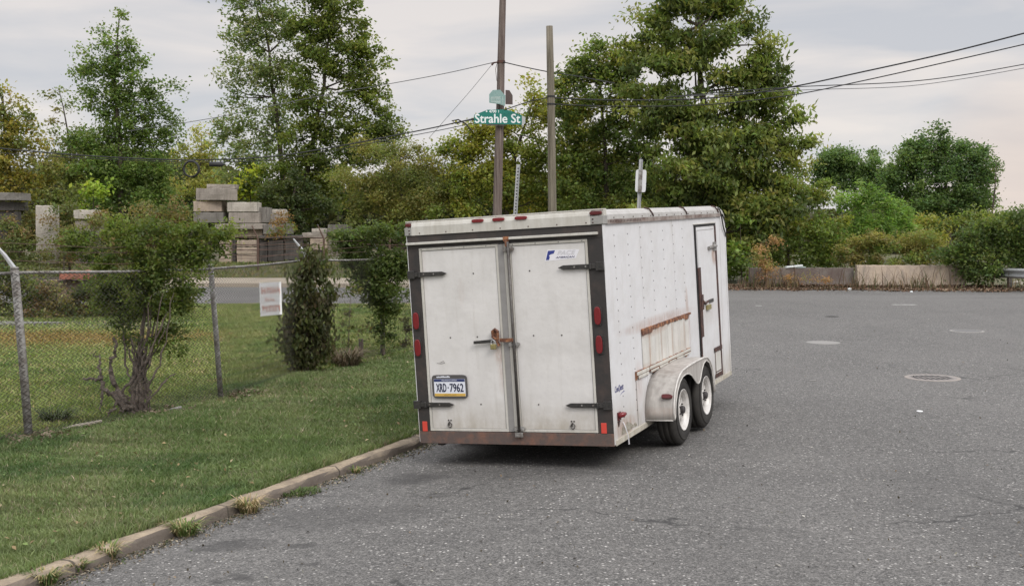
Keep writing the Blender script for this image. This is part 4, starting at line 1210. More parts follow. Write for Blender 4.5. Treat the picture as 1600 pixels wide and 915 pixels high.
def srgb(c): return np.array([((q / 255) / 12.92 if q / 255 < 0.04045 else ((q / 255 + 0.055) / 1.055) ** 2.4) for q in c])
def plant(name, label, cat, Y, lobes, trunk, cols, leaf=(0.16, 0.55), cover=3.2, rc=0.45, thick=0.8, droop=0.3, group=None,
          trunk_r=0.12, bark='bark', crown_name='crown', kcol=0.9, twig=0.3, flat=0.7, limb_r=None, trunk_parts='trunk', base_z=None, jitter=0.16):
    """lobes in photo pixels at distance Y: (u, v, ru, rv[, density[, colour index]]); trunk: list of pixel points base->top"""
    sc = Y / FPX
    b0 = at(trunk[0][0], trunk[0][1], Y)
    if base_z is not None: b0[2] = base_z
    root = thing(name, label, cat, tuple(b0), group)
    V, F, C = [], [], []
    off = 0
    mbT = MB()
    tp = [b0] + [at(u, v, Y) + np.array([0, rng.normal(0, 0.15 * rc), 0]) for u, v in trunk[1:]]
    tp = np.array(tp)
    # densify trunk
    TP = []
    for i in range(len(tp) - 1):
        for q in (0, 0.33, 0.66): TP.append(tp[i] * (1 - q) + tp[i + 1] * q + rng.normal(0, 0.05 * trunk_r / 0.12 * 0.6, 3) * (i + q > 0))
    TP.append(tp[-1]); TP = np.array(TP)
    rr = trunk_r * (1 - 0.85 * np.linspace(0, 1, len(TP)) ** 0.9)
    mbT.tube(TP - b0, list(rr), 8)
    palette = [np.array(c) * (np.array([2.50, 2.48, 2.0]) if Y > 20 else np.array([1.85, 1.85, 1.55])) for c in cols]
    for lb in lobes:
        u, v, ru, rv = lb[:4]; dens = lb[4] if len(lb) > 4 else 1.0; ci = lb[5] if len(lb) > 5 else None
        cen = at(u, v, Y); rx, rz = ru * sc, rv * sc; ry = min(max(rx, rz * 0.7), 1.6 * max(rx, rz)) * thick
        cen = cen + np.array([0, rng.uniform(-0.35, 0.35) * ry, 0])
        area = math.pi * rx * rz
        L0, asp = leaf
        if Y > 36: L0 = L0 * 0.8
        nleaf = int(2.15 * cover * dens * area / (L0 * L0 * asp * 0.5) * 0.55)
        ncl = max(3, int(area * 1.3 * (1 if dens > 0.6 else 0.8) / (rc * rc * 2.2)) * 2)
        d = rng.normal(0, 1, (ncl, 3)); d /= np.linalg.norm(d, axis=1)[:, None]
        rad = rng.random(ncl) ** 0.42
        cc = cen + d * rad[:, None] * np.array([rx, ry, rz]) * 0.97
        # drop a few clumps in coherent patches for gaps
        wgt = rng.uniform(0.35, 1.0, ncl) ** 1.3
        per = np.maximum((wgt / wgt.sum() * nleaf).astype(int), 4)
        # limb
        zc = min(max(cen[2] - 0.6 * rz, TP[0, 2]), TP[-1, 2])
        j = int(np.argmin(np.abs(TP[:, 2] - zc)))
        a = TP[j]; md = (a + cen) / 2 + np.array([0, 0, -0.12 * np.linalg.norm(cen - a)]) + rng.normal(0, 0.06 * np.linalg.norm(cen - a) + 0.001, 3)
        lr = (limb_r or trunk_r * 0.24) * min(1, 0.4 + rx / 2)
        mbT.tube(np.array([a, md, cen]) - b0, [lr, lr * 0.7, lr * 0.35], 6)
        for k in range(ncl):
            if rng.random() < twig:
                c_ = cc[k]; m2 = (cen + c_) / 2 + rng.normal(0, 0.05 * rx + 0.001, 3)
                mbT.tube(np.array([cen, m2, c_]) - b0, [lr * 0.35, lr * 0.22, lr * 0.1], 4, False)
        for k in range(ncl):
            n = per[k]
            r_ = rc * rng.uniform(0.6, 1.35)
            pos = cc[k] + rng.normal(0, 1, (n, 3)) * np.array([r_, r_, r_ * flat]) * 0.5
            base = palette[ci] if ci is not None and rng.random() < 0.8 else palette[rng.integers(len(palette))]
            cl = base * rng.uniform(1 - jitter, 1 + jitter)
            col = cl * rng.uniform(0.72, 1.28, (n, 1)) * (1 + rng.normal(0, 0.07, (n, 3)))
            ll = L0 * rng.uniform(0.6, 1.35, n)
            v_, f_, c_ = leaves(pos - b0, ll, ll * asp, col, droop)
            V.append(v_); F.append(f_ + off); C.append(c_); off += len(v_)
    V = np.concatenate(V); F = np.concatenate(F); C = np.clip(np.concatenate(C), 0.004, 1)
    np_mesh(crown_name, V, F, M['leaf'], root, col=C)
    mbT.build(trunk_parts, M[bark], root, smooth=True)
    return root
G_mid = [(0.060, 0.088, 0.030), (0.078, 0.108, 0.038), (0.048, 0.070, 0.026)]
G_dark = [(0.042, 0.062, 0.024), (0.055, 0.080, 0.028), (0.036, 0.052, 0.022)]
G_grey = [(0.092, 0.115, 0.062), (0.075, 0.100, 0.050), (0.115, 0.130, 0.070)]
G_olive = [(0.085, 0.098, 0.030), (0.110, 0.115, 0.036), (0.065, 0.080, 0.028)]
G_yel = [(0.128, 0.128, 0.030), (0.094, 0.110, 0.032), (0.074, 0.094, 0.031), (0.106, 0.116, 0.032)]
G_lime = [(0.17, 0.20, 0.035), (0.20, 0.21, 0.035)]
G_brown = [(0.098, 0.100, 0.040), (0.115, 0.108, 0.042), (0.078, 0.088, 0.036)]
G_big = [(0.060, 0.078, 0.026), (0.088, 0.108, 0.035), (0.042, 0.056, 0.022), (0.12, 0.13, 0.045)]
G_fern = [(0.082, 0.130, 0.040), (0.065, 0.105, 0.034), (0.10, 0.145, 0.05)]
TG = 'trees beyond the cross street'
plant('conical_tree', 'tall pointed green tree with upswept branches left of the wire coil', 'tree', 48,
      [(186, 38, 8, 24, .7), (160, 48, 7, 18, .7), (200, 66, 8, 24, .6), (172, 75, 22, 28, .7), (198, 90, 16, 26, .6), (128, 85, 12, 10, .7), (145, 108, 26, 22, .8), (225, 100, 9, 18, .5), (272, 140, 10, 14, .6), (258, 170, 16, 16, .6), (185, 120, 30, 30), (215, 120, 18, 35, .6), (140, 150, 26, 18, .8), (175, 165, 36, 32), (222, 165, 28, 32, .8), (252, 150, 18, 24, .5), (262, 190, 18, 20, .5), (165, 215, 46, 36), (225, 215, 46, 36), (270, 210, 14, 16, .5), (130, 225, 26, 30, .8), (185, 265, 55, 42), (235, 265, 42, 36), (148, 275, 36, 36), (190, 315, 70, 36), (245, 320, 46, 36)],
      [(192, 415), (190, 330), (186, 220), (180, 120), (184, 30)], G_mid, leaf=(0.17, 0.62), cover=3.4, rc=0.42, trunk_r=0.16, group=TG)
plant('poplar_tree', 'pale grey green poplar reaching past the top edge above the concrete blocks', 'tree', 54,
      [(405, -35, 60, 40, .8), (400, 10, 52, 40, .85), (385, 55, 42, 36, .8), (440, 50, 36, 46, .8), (345, 125, 16, 22, .35), (362, 150, 22, 26, .45), (395, 110, 46, 40, .8), (435, 120, 36, 46, .8), (375, 190, 38, 32, .75), (425, 185, 40, 40, .8), (355, 215, 26, 26, .6), (395, 240, 48, 36), (370, 275, 36, 30)],
      [(455, 415), (448, 330), (436, 220), (425, 120), (405, 0)], G_grey, leaf=(0.19, 0.6), cover=2.7, rc=0.42, trunk_r=0.2, group=TG)
plant('maple_tree', 'dense dark green tree reaching past the top edge right of the pale poplar', 'tree', 52,
      [(505, -20, 50, 36), (520, 25, 46, 36), (480, 55, 32, 46), (545, 62, 40, 36), (575, 100, 32, 36), (505, 100, 50, 42), (550, 130, 44, 38, .8), (590, 150, 22, 28), (470, 150, 36, 42, .8), (520, 175, 48, 38, .7), (575, 190, 42, 34), (608, 205, 26, 28), (475, 220, 46, 42, .7), (530, 235, 54, 38, .9), (585, 240, 36, 28), (455, 275, 54, 42), (515, 285, 54, 40), (415, 300, 42, 36), (475, 320, 60, 32)],
      [(470, 415), (470, 330), (485, 240), (505, 140), (520, 20)], [(0.062, 0.080, 0.024), (0.082, 0.098, 0.028), (0.046, 0.060, 0.022)], leaf=(0.19, 0.68), cover=3.3, rc=0.45, trunk_r=0.22, group=TG)
plant('ivy_tree', 'short dark trunk swathed in ivy beside the concrete block stack', 'tree', 50,
      [(462, 300, 18, 40, 1.2), (460, 345, 20, 36, 1.4), (458, 385, 20, 28, 1.4), (440, 310, 40, 30), (500, 315, 30, 30)], [(460, 418), (460, 350), (462, 290)], [(0.030, 0.040, 0.020), (0.045, 0.055, 0.025)], leaf=(0.16, 0.7), cover=3.5, rc=0.35, trunk_r=0.25, group=TG)
plant('maple_tree', 'yellowing tree at the left edge above the concrete slab', 'tree', 44,
      [(5, 160, 26, 36, .8), (25, 190, 30, 32, .7), (0, 215, 40, 40), (45, 225, 30, 26, .7, 0), (15, 255, 40, 30, .9, 0), (60, 265, 32, 26, .8, 3), (25, 295, 50, 26, .8, 0), (75, 315, 46, 22, .9, 2), (85, 290, 36, 20, .7, 1), (-20, 300, 40, 40)],
      [(20, 410), (20, 320), (14, 240), (5, 150)], [(0.135, 0.118, 0.034), (0.075, 0.086, 0.034), (0.066, 0.078, 0.032), (0.095, 0.095, 0.038)], leaf=(0.18, 0.6), cover=2.8, rc=0.42, trunk_r=0.16, group=TG)
plant('bare_topped_tree', 'thin sparse tree with few leaves against the sky near the left edge', 'tree', 50,
      [(88, 142, 18, 14, .35), (108, 165, 18, 16, .3), (80, 185, 18, 18, .35), (112, 205, 22, 22, .4), (85, 220, 20, 18, .4), (120, 240, 34, 26, .8), (95, 265, 40, 28, .8), (130, 290, 40, 34)],
      [(118, 415), (115, 320), (108, 220), (92, 140)], [(0.085, 0.10, 0.042), (0.065, 0.08, 0.034), (0.11, 0.10, 0.045)], leaf=(0.17, 0.62), cover=2.4, rc=0.35, trunk_r=0.10, group=TG, twig=0.7)
plant('birch_tree', 'small pale yellow green tree peeping between the conical tree and the poplar', 'tree', 66,
      [(315, 212, 26, 16, .6), (335, 232, 22, 16, .6), (300, 240, 26, 20, .7), (320, 262, 40, 22, .9), (275, 235, 18, 20, .5), (300, 290, 46, 28)],
      [(310, 380), (312, 300), (315, 215)], [(0.16, 0.155, 0.06), (0.12, 0.13, 0.05)], leaf=(0.2, 0.6), cover=2.5, rc=0.45, trunk_r=0.1, group=TG)
plant('sapling', 'bright lime green sapling behind the stacked concrete blocks', 'tree', 52,
      [(388, 275, 20, 16, 1, 0), (400, 298, 18, 18, 1, 0), (375, 295, 18, 18, .8)], [(392, 380), (392, 320), (390, 280)], G_lime, leaf=(0.22, 0.6), cover=3, rc=0.35, trunk_r=0.05, group=TG)
plant('sapling', 'bright lime green sapling in front of the conical tree foot', 'tree', 44,
      [(140, 295, 18, 12, 1, 0), (165, 300, 16, 14, .8), (135, 318, 14, 14, .7)], [(145, 400), (145, 340), (145, 300)], [(0.13, 0.17, 0.035), (0.10, 0.14, 0.03)], leaf=(0.22, 0.6), cover=3, rc=0.3, trunk_r=0.05, group=TG)
plant('locust_tree', 'wispy olive brown tree between the maple and the yellow tree', 'tree', 46,
      [(565, 235, 30, 18, .6), (600, 255, 46, 28, .8), (640, 245, 28, 18, .5), (665, 265, 28, 26, .6), (560, 290, 42, 34), (610, 300, 50, 34), (655, 305, 42, 34), (700, 300, 38, 34), (690, 250, 24, 30, .6), (665, 235, 20, 20, .5), (570, 330, 40, 20), (640, 335, 60, 20)],
      [(628, 415), (628, 330), (625, 245)], G_brown, leaf=(0.14, 0.5), cover=3.5, rc=0.5, trunk_r=0.12, group=TG, twig=0.6)
plant('yellow_tree', 'broad yellowing tree behind the street sign pole', 'tree', 45,
      [(835, 140, 18, 18, .6, 0), (850, 175, 30, 28, .8, 0), (800, 205, 40, 28, 1, 0), (750, 215, 34, 28, 1, 0), (710, 235, 26, 28, .9), (770, 245, 46, 34, 1, 0), (835, 240, 46, 40, 1, 1), (735, 285, 46, 34), (800, 295, 54, 38), (860, 300, 44, 38), (720, 325, 46, 26), (900, 200, 20, 30, .8, 0), (915, 235, 30, 34, 1, 0), (890, 280, 30, 30, 1, 1)],
      [(790, 420), (790, 330), (805, 240), (835, 150)], G_yel, leaf=(0.17, 0.6), cover=4.4, rc=0.42, trunk_r=0.16, group=TG)
plant('green_tree', 'leafy mid green tree between the grey pole and the large broadleaf', 'tree', 43,
      [(935, 70, 18, 18, .8), (905, 90, 22, 20, .7), (955, 95, 26, 24), (885, 150, 30, 34), (975, 105, 30, 26), (890, 200, 30, 34), (900, 250, 46, 40), (925, 108, 34, 28, .9), (890, 120, 22, 28, .7), (965, 130, 36, 36), (920, 160, 40, 32), (985, 170, 36, 36), (945, 210, 44, 36), (1000, 230, 40, 40), (960, 270, 54, 36), (1010, 290, 46, 40), (900, 300, 44, 36), (950, 320, 70, 26)],
      [(950, 420), (950, 330), (945, 220), (935, 80)], [(0.062, 0.086, 0.029), (0.084, 0.108, 0.034), (0.052, 0.070, 0.026), (0.11, 0.115, 0.034)], leaf=(0.18, 0.62), cover=4.0, rc=0.42, trunk_r=0.16, group=TG)
plant('broadleaf_tree', 'large dark tree with big drooping leaves towering behind the trailer', 'tree', 40,
      [(1080, -25, 75, 30), (1060, 10, 50, 28), (1120, 10, 50, 28), (1010, 40, 38, 24), (1165, 35, 26, 22, .9), (1060, 60, 52, 30, .9), (1125, 65, 50, 30, .9), (970, 68, 18, 10, .7), (1000, 85, 30, 18), (1205, 70, 20, 20), (1215, 115, 20, 26), (1210, 150, 30, 26), (1020, 100, 48, 30), (1085, 110, 50, 32, .85), (1145, 110, 46, 32), (1188, 95, 26, 24, .9), (1000, 150, 34, 26), (1055, 155, 56, 34), (1120, 165, 56, 36, .9), (1180, 150, 42, 34), (1205, 195, 34, 26), (1245, 190, 24, 18, .9), (1262, 218, 18, 18, .9), (1080, 215, 64, 38), (1150, 220, 60, 40), (1215, 235, 46, 30), (1060, 270, 60, 38), (1130, 280, 64, 42), (1195, 285, 56, 40), (1080, 330, 60, 38), (1160, 335, 70, 42), (1225, 320, 30, 40), (1140, 385, 60, 34), (1030, 330, 50, 40), (1100, 250, 90, 60), (1200, 330, 60, 40), (1040, 190, 50, 40)],
      [(1110, 440), (1108, 330), (1105, 220), (1095, 100), (1085, 0)], G_big, leaf=(0.25, 0.42), cover=4.8, rc=0.48, trunk_r=0.26, group=TG, droop=0.9, flat=0.55)
plant('mulberry_bush', 'tangled yellow green bush left of the barriers', 'bush', 41,
      [(1245, 265, 30, 22, .9), (1230, 300, 40, 30, 1, 1), (1270, 315, 36, 34), (1215, 345, 46, 32, 1, 0), (1175, 380, 40, 34), (1250, 370, 46, 34), (1300, 370, 36, 36), (1200, 405, 50, 20), (1280, 400, 50, 22), (1150, 415, 20, 30)],
      [(1230, 445), (1232, 350), (1240, 290)], [(0.104, 0.112, 0.033), (0.076, 0.100, 0.032), (0.066, 0.090, 0.033)], leaf=(0.15, 0.6), cover=3.0, rc=0.4, trunk_r=0.07, group='bushes behind the barriers')
plant('cedar_tree', 'rounded dark green tree against the sky between the big broadleaf and the far clump', 'tree', 62,
      [(1298, 250, 22, 20), (1280, 270, 22, 22), (1300, 258, 28, 24), (1335, 248, 40, 22), (1380, 285, 26, 30), (1365, 262, 24, 26), (1320, 285, 44, 26), (1370, 295, 30, 26)],
      [(1335, 380), (1335, 320), (1335, 255)], [(0.050, 0.078, 0.036), (0.060, 0.090, 0.040)], leaf=(0.2, 0.5), cover=5, rc=0.5, trunk_r=0.15, group=TG)
plant('cedar_tree', 'big rounded dark green tree with a spiky top at the far right', 'tree', 56,
      [(1442, 218, 12, 14, .7), (1466, 210, 10, 16, .7), (1425, 235, 26, 20, .9), (1400, 285, 26, 34), (1490, 232, 30, 18), (1540, 300, 20, 26), (1470, 245, 42, 26), (1510, 250, 32, 26), (1415, 265, 30, 30), (1460, 280, 54, 34), (1520, 280, 40, 34), (1545, 262, 14, 22, .8), (1440, 315, 54, 28), (1500, 315, 54, 28)],
      [(1480, 400), (1480, 330), (1475, 230)], [(0.044, 0.070, 0.034), (0.054, 0.084, 0.038), (0.066, 0.095, 0.040)], leaf=(0.2, 0.5), cover=5, rc=0.5, trunk_r=0.2, group=TG, droop=0.1)
plant('sapling', 'thin bare sapling standing at the right side of the far round tree', 'tree', 54,
      [(1556, 262, 6, 12, .3), (1552, 290, 6, 10, .3)], [(1549, 390), (1551, 330), (1557, 250)], [(0.06, 0.07, 0.03)], leaf=(0.15, 0.5), cover=2, rc=0.2, trunk_r=0.08, group=TG)
plant('sumac_bush', 'feathery bright green sumac thicket behind the tan barrier', 'bush', 43,
      [(1345, 300, 20, 16, .9), (1330, 325, 36, 24), (1375, 318, 26, 18, .9), (1410, 335, 30, 18, .8), (1360, 350, 46, 26), (1310, 365, 36, 26), (1400, 362, 36, 20)],
      [(1355, 430), (1355, 360), (1350, 310)], G_fern, leaf=(0.24, 0.28), cover=3.2, rc=0.4, trunk_r=0.05, group='bushes behind the barriers', droop=0.1)
plant('weed_clump', 'tall yellow brown weeds in flower behind the tan barrier', 'weeds', 39.5,
      [(1380, 372, 36, 14, .8, 0), (1440, 372, 30, 14, .8, 1), (1370, 392, 34, 18), (1350, 380, 30, 16, 1, 0), (1325, 398, 26, 20, 1, 3), (1410, 385, 34, 18, 1, 0), (1450, 388, 30, 18, 1, 0), (1340, 405, 24, 14), (1400, 408, 60, 12), (1460, 405, 30, 14)],
      [(1400, 448), (1400, 415), (1400, 385)], [(0.118, 0.108, 0.045), (0.090, 0.108, 0.040), (0.074, 0.100, 0.036), (0.105, 0.092, 0.046)], leaf=(0.16, 0.3), cover=3.2, rc=0.3, trunk_r=0.02, group='bushes behind the barriers', droop=-0.4)
plant('olive_bush', 'low olive green bushes in the gap below the far round tree', 'bush', 50,
      [(1430, 350, 40, 16), (1480, 350, 40, 16), (1520, 345, 40, 18), (1570, 345, 40, 14), (1450, 372, 50, 16, 1, 1)],
      [(1470, 410), (1470, 370), (1470, 345)], [(0.080, 0.098, 0.034), (0.13, 0.13, 0.04), (0.065, 0.085, 0.034)], leaf=(0.17, 0.55), cover=3.2, rc=0.4, trunk_r=0.05, group='bushes behind the barriers')
plant('dark_bush', 'dense dark green bush spilling over the end of the tan barrier', 'bush', 37.0,
      [(1540, 350, 40, 20), (1590, 345, 34, 20), (1500, 375, 34, 24), (1550, 380, 44, 28), (1600, 380, 34, 34), (1490, 398, 34, 16), (1530, 412, 40, 26), (1500, 405, 30, 14), (1530, 432, 24, 14), (1575, 400, 36, 18), (1560, 420, 26, 16), (1620, 400, 40, 40)],
      [(1550, 452), (1550, 410), (1550, 360)], [(0.042, 0.060, 0.026), (0.055, 0.078, 0.030), (0.070, 0.088, 0.032)], leaf=(0.14, 0.55), cover=3.6, rc=0.35, trunk_r=0.05, group='bushes behind the barriers')
plant('leafy_shrub', 'green shrub beside the trailer nose at the foot of the big broadleaf', 'bush', 39,
      [(1155, 345, 26, 16, .9), (1150, 400, 30, 30), (1175, 430, 20, 16)], [(1160, 450), (1158, 410), (1156, 350)], [(0.085, 0.12, 0.035), (0.055, 0.075, 0.03)], leaf=(0.22, 0.5), cover=2.6, rc=0.35, trunk_r=0.03, group='bushes behind the barriers')
# brush on the left
plant('brush_clump', 'brown green tangle of brush behind the gravel strip', 'bush', 25,
      [(0, 450, 34, 38, 1.2), (200, 455, 44, 26, 1.2, 1), (245, 462, 40, 24, 1.2, 1), (280, 455, 30, 18), (170, 440, 50, 16, 1, 2), (45, 455, 38, 34, 1.2, 1), (95, 470, 36, 32, .9, 0), (60, 490, 46, 22), (140, 470, 36, 32), (185, 480, 36, 28), (120, 498, 60, 16), (10, 490, 30, 24, 1, 2), (225, 490, 28, 22, .8)],
      [(90, 517), (88, 480), (90, 445)], [(0.098, 0.085, 0.045), (0.070, 0.082, 0.034), (0.040, 0.048, 0.024), (0.085, 0.060, 0.042)], leaf=(0.085, 0.5), cover=3.0, rc=0.22, trunk_r=0.03, group='brush at the left', twig=0.9)
plant('brush_clump', 'brownish undergrowth around the broken concrete panels', 'bush', 41,
      [(20, 350, 40, 30, 1, 0), (75, 345, 20, 24), (60, 380, 60, 30, .7, 0), (110, 350, 26, 34), (170, 370, 46, 34), (100, 400, 60, 18, .8), (210, 395, 46, 22), (10, 400, 40, 24), (250, 350, 60, 40), (290, 390, 60, 30), (48, 360, 16, 40, .9), (92, 350, 12, 30, .9)],
      [(110, 432), (110, 390), (110, 345)], [(0.075, 0.075, 0.036), (0.055, 0.065, 0.030), (0.095, 0.075, 0.042)], leaf=(0.15, 0.55), cover=2.4, rc=0.4, trunk_r=0.05, group='brush at the left')
plant('shrub', 'rust leaved shrub growing among the concrete blocks', 'bush', 45.5,
      [(440, 345, 16, 14, .8, 0), (450, 360, 20, 10, .8), (430, 365, 14, 8, .8)], [(445, 395), (445, 365), (445, 345)], [(0.12, 0.075, 0.04), (0.08, 0.095, 0.035)], leaf=(0.14, 0.5), cover=2, rc=0.2, trunk_r=0.03)
plant('brush_clump', 'tall weedy stems hanging over the broken concrete panels', 'bush', 39.3,
      [(5, 350, 20, 20, .9), (8, 385, 26, 26, 1), (30, 375, 26, 26, .8), (84, 345, 12, 26, .6), (70, 385, 30, 18, .5, 0), (110, 380, 24, 30, .8), (150, 350, 20, 24, .8), (175, 385, 40, 30, .9), (60, 408, 60, 14, .8), (225, 400, 50, 22)],
      [(100, 436), (100, 400), (100, 360)], [(0.085, 0.085, 0.040), (0.062, 0.076, 0.034), (0.10, 0.075, 0.045)], leaf=(0.14, 0.5), cover=2.6, rc=0.35, trunk_r=0.03, group='brush at the left', twig=0.8)
# distant wood, one mass
n = 90000
x = rng.uniform(-50, 62, n); y = rng.uniform(74, 90, n)
hmax = 5.2 + 1.3 * vnoise(x, x * 0 + 1, 0.25, 2) - smooth(5, 40, x) * 3.2
z = rng.random(n) ** 0.8 * hmax
pal = np.array([(0.060, 0.078, 0.034), (0.075, 0.09, 0.036), (0.095, 0.095, 0.04), (0.048, 0.065, 0.03)])
cl = pal[(np.clip((vnoise(x, y, 0.5, 8) + 1.7) / 3.4, 0, 0.999) * 4).astype(int)] * rng.uniform(0.7, 1.3, (n, 1))
L_ = rng.uniform(0.35, 0.7, n)
v_, f_, c_ = leaves(np.stack([x, y, z + 0.4], 1), L_, L_ * 0.6, cl)
tag(np_mesh('far_woodland', v_, f_, M['leaf'], col=c_), 'far off wood seen between the nearer trees', kind='stuff')

# bushes grown into the fence
def fence_depth(t, s=-4.4): return wd(s, t)[1]
FB = 'shrubs grown into the wire fence'
plant('fence_tree', 'gnarled bushy little tree with twisted stems grown through the wire fence', 'small tree', 12.35,
      [(118, 372, 20, 14, .6), (130, 372, 36, 22, .9), (350, 366, 30, 14, .8), (330, 385, 26, 16, .8), (185, 362, 50, 22), (240, 358, 46, 18), (300, 362, 44, 18, .9), (345, 372, 20, 12, .6), (170, 405, 46, 24, .9), (230, 395, 50, 30), (285, 395, 36, 26), (310, 425, 16, 24, .8), (215, 435, 50, 26), (265, 435, 38, 26), (180, 455, 40, 22, .7), (255, 475, 38, 26, .9), (200, 490, 36, 22, .6), (270, 510, 22, 24, .6), (230, 530, 40, 22, .6), (170, 490, 30, 22, .55), (160, 455, 30, 24, .7), (270, 540, 24, 18, .4), (215, 465, 50, 26, .7), (290, 465, 20, 26, .8)],
      [(215, 652), (212, 590), (222, 530), (228, 470), (235, 400)], [(0.070, 0.092, 0.026), (0.092, 0.112, 0.032), (0.048, 0.064, 0.023)], leaf=(0.046, 0.5), cover=3.5, rc=0.12, trunk_r=0.045, bark='bark_vine', thick=0.75, group=FB, twig=0.35)
plant('ivy_mound', 'dark mound of drooping ivy smothering a fence post', 'ivy', 15.35,
      [(483, 402, 14, 14, .6), (498, 415, 16, 20, .8), (468, 420, 16, 16, .8), (455, 530, 8, 34), (505, 530, 8, 34), (490, 425, 22, 22), (478, 460, 32, 30), (485, 500, 36, 34), (465, 510, 28, 34), (478, 545, 40, 30), (470, 570, 30, 18), (515, 465, 10, 34, .6)],
      [(480, 592), (480, 500), (484, 400)], [(0.048, 0.050, 0.026), (0.058, 0.066, 0.030), (0.046, 0.040, 0.025), (0.072, 0.080, 0.040), (0.038, 0.040, 0.022)], leaf=(0.075, 0.5), cover=4.2, rc=0.14, trunk_r=0.03, bark='bark_vine', thick=0.8, droop=1.6, flat=1.0, group=FB, limb_r=0.01)
plant('fence_shrub', 'bright green shrub topping the fence beside the trailer', 'shrub', 17.3,
      [(538, 380, 20, 20, .9), (553, 366, 30, 20), (600, 362, 40, 18), (630, 375, 24, 26), (560, 400, 34, 24), (605, 400, 42, 28), (590, 435, 40, 24), (620, 440, 22, 26, .8), (600, 470, 28, 24), (595, 500, 22, 24, .8), (605, 530, 18, 22, .5), (575, 465, 20, 24, .8), (545, 395, 24, 24), (575, 430, 36, 26), (628, 405, 20, 30), (600, 455, 36, 24)],
      [(600, 561), (600, 500), (598, 400)], [(0.074, 0.098, 0.034), (0.060, 0.080, 0.030), (0.048, 0.064, 0.026)], leaf=(0.062, 0.45), cover=3.4, rc=0.15, trunk_r=0.03, bark='bark_vine', thick=0.7, group=FB)
plant('fence_weed', 'thin straggly vine climbing the fence between ivy mound and bright shrub', 'vine', 16.6,
      [(548, 450, 14, 20, .4), (540, 500, 16, 20, .4), (565, 520, 14, 20, .3), (535, 540, 12, 16, .4)], [(545, 583), (545, 520), (548, 440)], [(0.07, 0.085, 0.03), (0.09, 0.085, 0.045)], leaf=(0.06, 0.5), cover=2.5, rc=0.12, trunk_r=0.012, bark='bark_vine', thick=0.5, group=FB, twig=1.0)
plant('fence_weed', 'small brown leaved vine on the fence right beside the trailer', 'vine', 18.3,
      [(633, 500, 7, 14, .8), (635, 530, 8, 18, .8), (630, 550, 7, 10, .7)], [(634, 562), (634, 530), (634, 495)], [(0.05, 0.045, 0.025), (0.06, 0.065, 0.03)], leaf=(0.06, 0.5), cover=2.8, rc=0.1, trunk_r=0.012, bark='bark_vine', thick=0.5, group=FB)
# twisted stems of the fence tree and the dead roots
b0 = at(215, 652, 12.35)
tw = thing('dead_wood', 'twisted bare grey brown stems sprawling at the foot of the fence tree', 'dead wood', tuple(b0))
def gnarl(m, pts, r0, r1, amp=0.03, n=6):
    P = [np.array(p_) for p_ in pts]; Q = []; RR = []
    tot = (len(P) - 1) * n
    for i in range(len(P) - 1):
        for q in range(n):
            f = q / n; k = (i * n + q) / tot
            Q.append(P[i] * (1 - f) + P[i + 1] * f + rng.normal(0, amp, 3) * (1 if k > 0 else 0)); RR.append((r0 + (r1 - r0) * k) * rng.uniform(0.7, 1.45))
    Q.append(P[-1]); RR.append(r1 * 0.6)
    m.tube(Q, RR, 7)
def px3(lst, Y=12.2): return [at(u, v, Y + dy) - b0 for (u, v, dy) in lst]
roots = [([(222, 645, 0), (190, 630, -.1), (168, 612, -.15), (156, 590, -.1), (140, 590, -.05), (128, 592, 0)], .032, .007),
         ([(205, 642, 0), (187, 618, -.05), (176, 588, 0), (170, 568, .05), (180, 545, 0), (176, 528, 0)], .030, .012),
         ([(160, 610, -.15), (158, 628, -.15), (157, 642, -.2)], .014, .006), ([(160, 600, -.1), (153, 580, -.1), (156, 562, 0), (150, 548, 0)], .018, .006),
         ([(200, 640, -.1), (183, 628, -.2), (176, 640, -.25), (168, 650, -.3)], .022, .008), ([(215, 648, -.1), (198, 634, -.2), (186, 646, -.25)], .022, .01),
         ([(212, 640, -.05), (196, 616, -.15), (186, 624, -.2)], .018, .006), ([(222, 645, -.05), (250, 600, .0), (268, 588, .05), (275, 583, .1)], .010, .004)]
for (ps, r0_, r1_) in roots:
    m = MB(); gnarl(m, px3(ps), r0_, r1_, 0.012, 5)
    m.build('stem', M['bark_vine'], tw, smooth=False)
for k in range(17):
    x0_ = 214 + rng.normal(0, 9); x1_ = 222 + rng.normal(0, 22); yt = rng.uniform(440, 540)
    m = MB(); gnarl(m, px3([(x0_, 655, rng.normal(0, .05)), (x0_ + rng.normal(0, 4), 610, 0), ((x0_ + x1_) / 2, 570, rng.normal(0, .05)), (x1_, yt, rng.normal(0, .1))]), rng.uniform(.010, .026), .006, 0.010, 6)
    m.build('stem', M['bark_vine'], tw, smooth=False)
m = MB()
m = MB(); q0 = at(262, 642, 12.3)
for k in range(3): m.tube([at(240 + k, 648 - k * 2, 12.3), at(262, 641 + k, 12.25), at(284, 636 + k * 2, 12.3)], 0.02, 6)
tag(m.build('fallen_branch', M['galv'].copy()), 'pale fallen branch on the soil right of the fence tree', 'branch')
m = MB(); P = [at(98, 676, 11.2), at(120, 669, 11.35), at(142, 665, 11.5), at(158, 661, 11.6)]
m.tube([p_ + np.array([0, 0, 0.02]) for p_ in P], [0.03, 0.025, 0.025, 0.02], 6)
tag(m.build('fallen_branch', mat('pale_wood', (0.42, 0.37, 0.30), 0.9, noise=(20, 0.3))), 'pale log lying along the foot of the fence', 'branch')
# rotted stump of post and dry tuft by the fence
m = MB(); m.tube([at(564, 562, 17.2), at(564, 529, 17.2)], 0.035, 8); tag(m.build('stub_post', M['pole_brown']), 'short dark stub post at the fence foot left of the bright shrub', 'post')

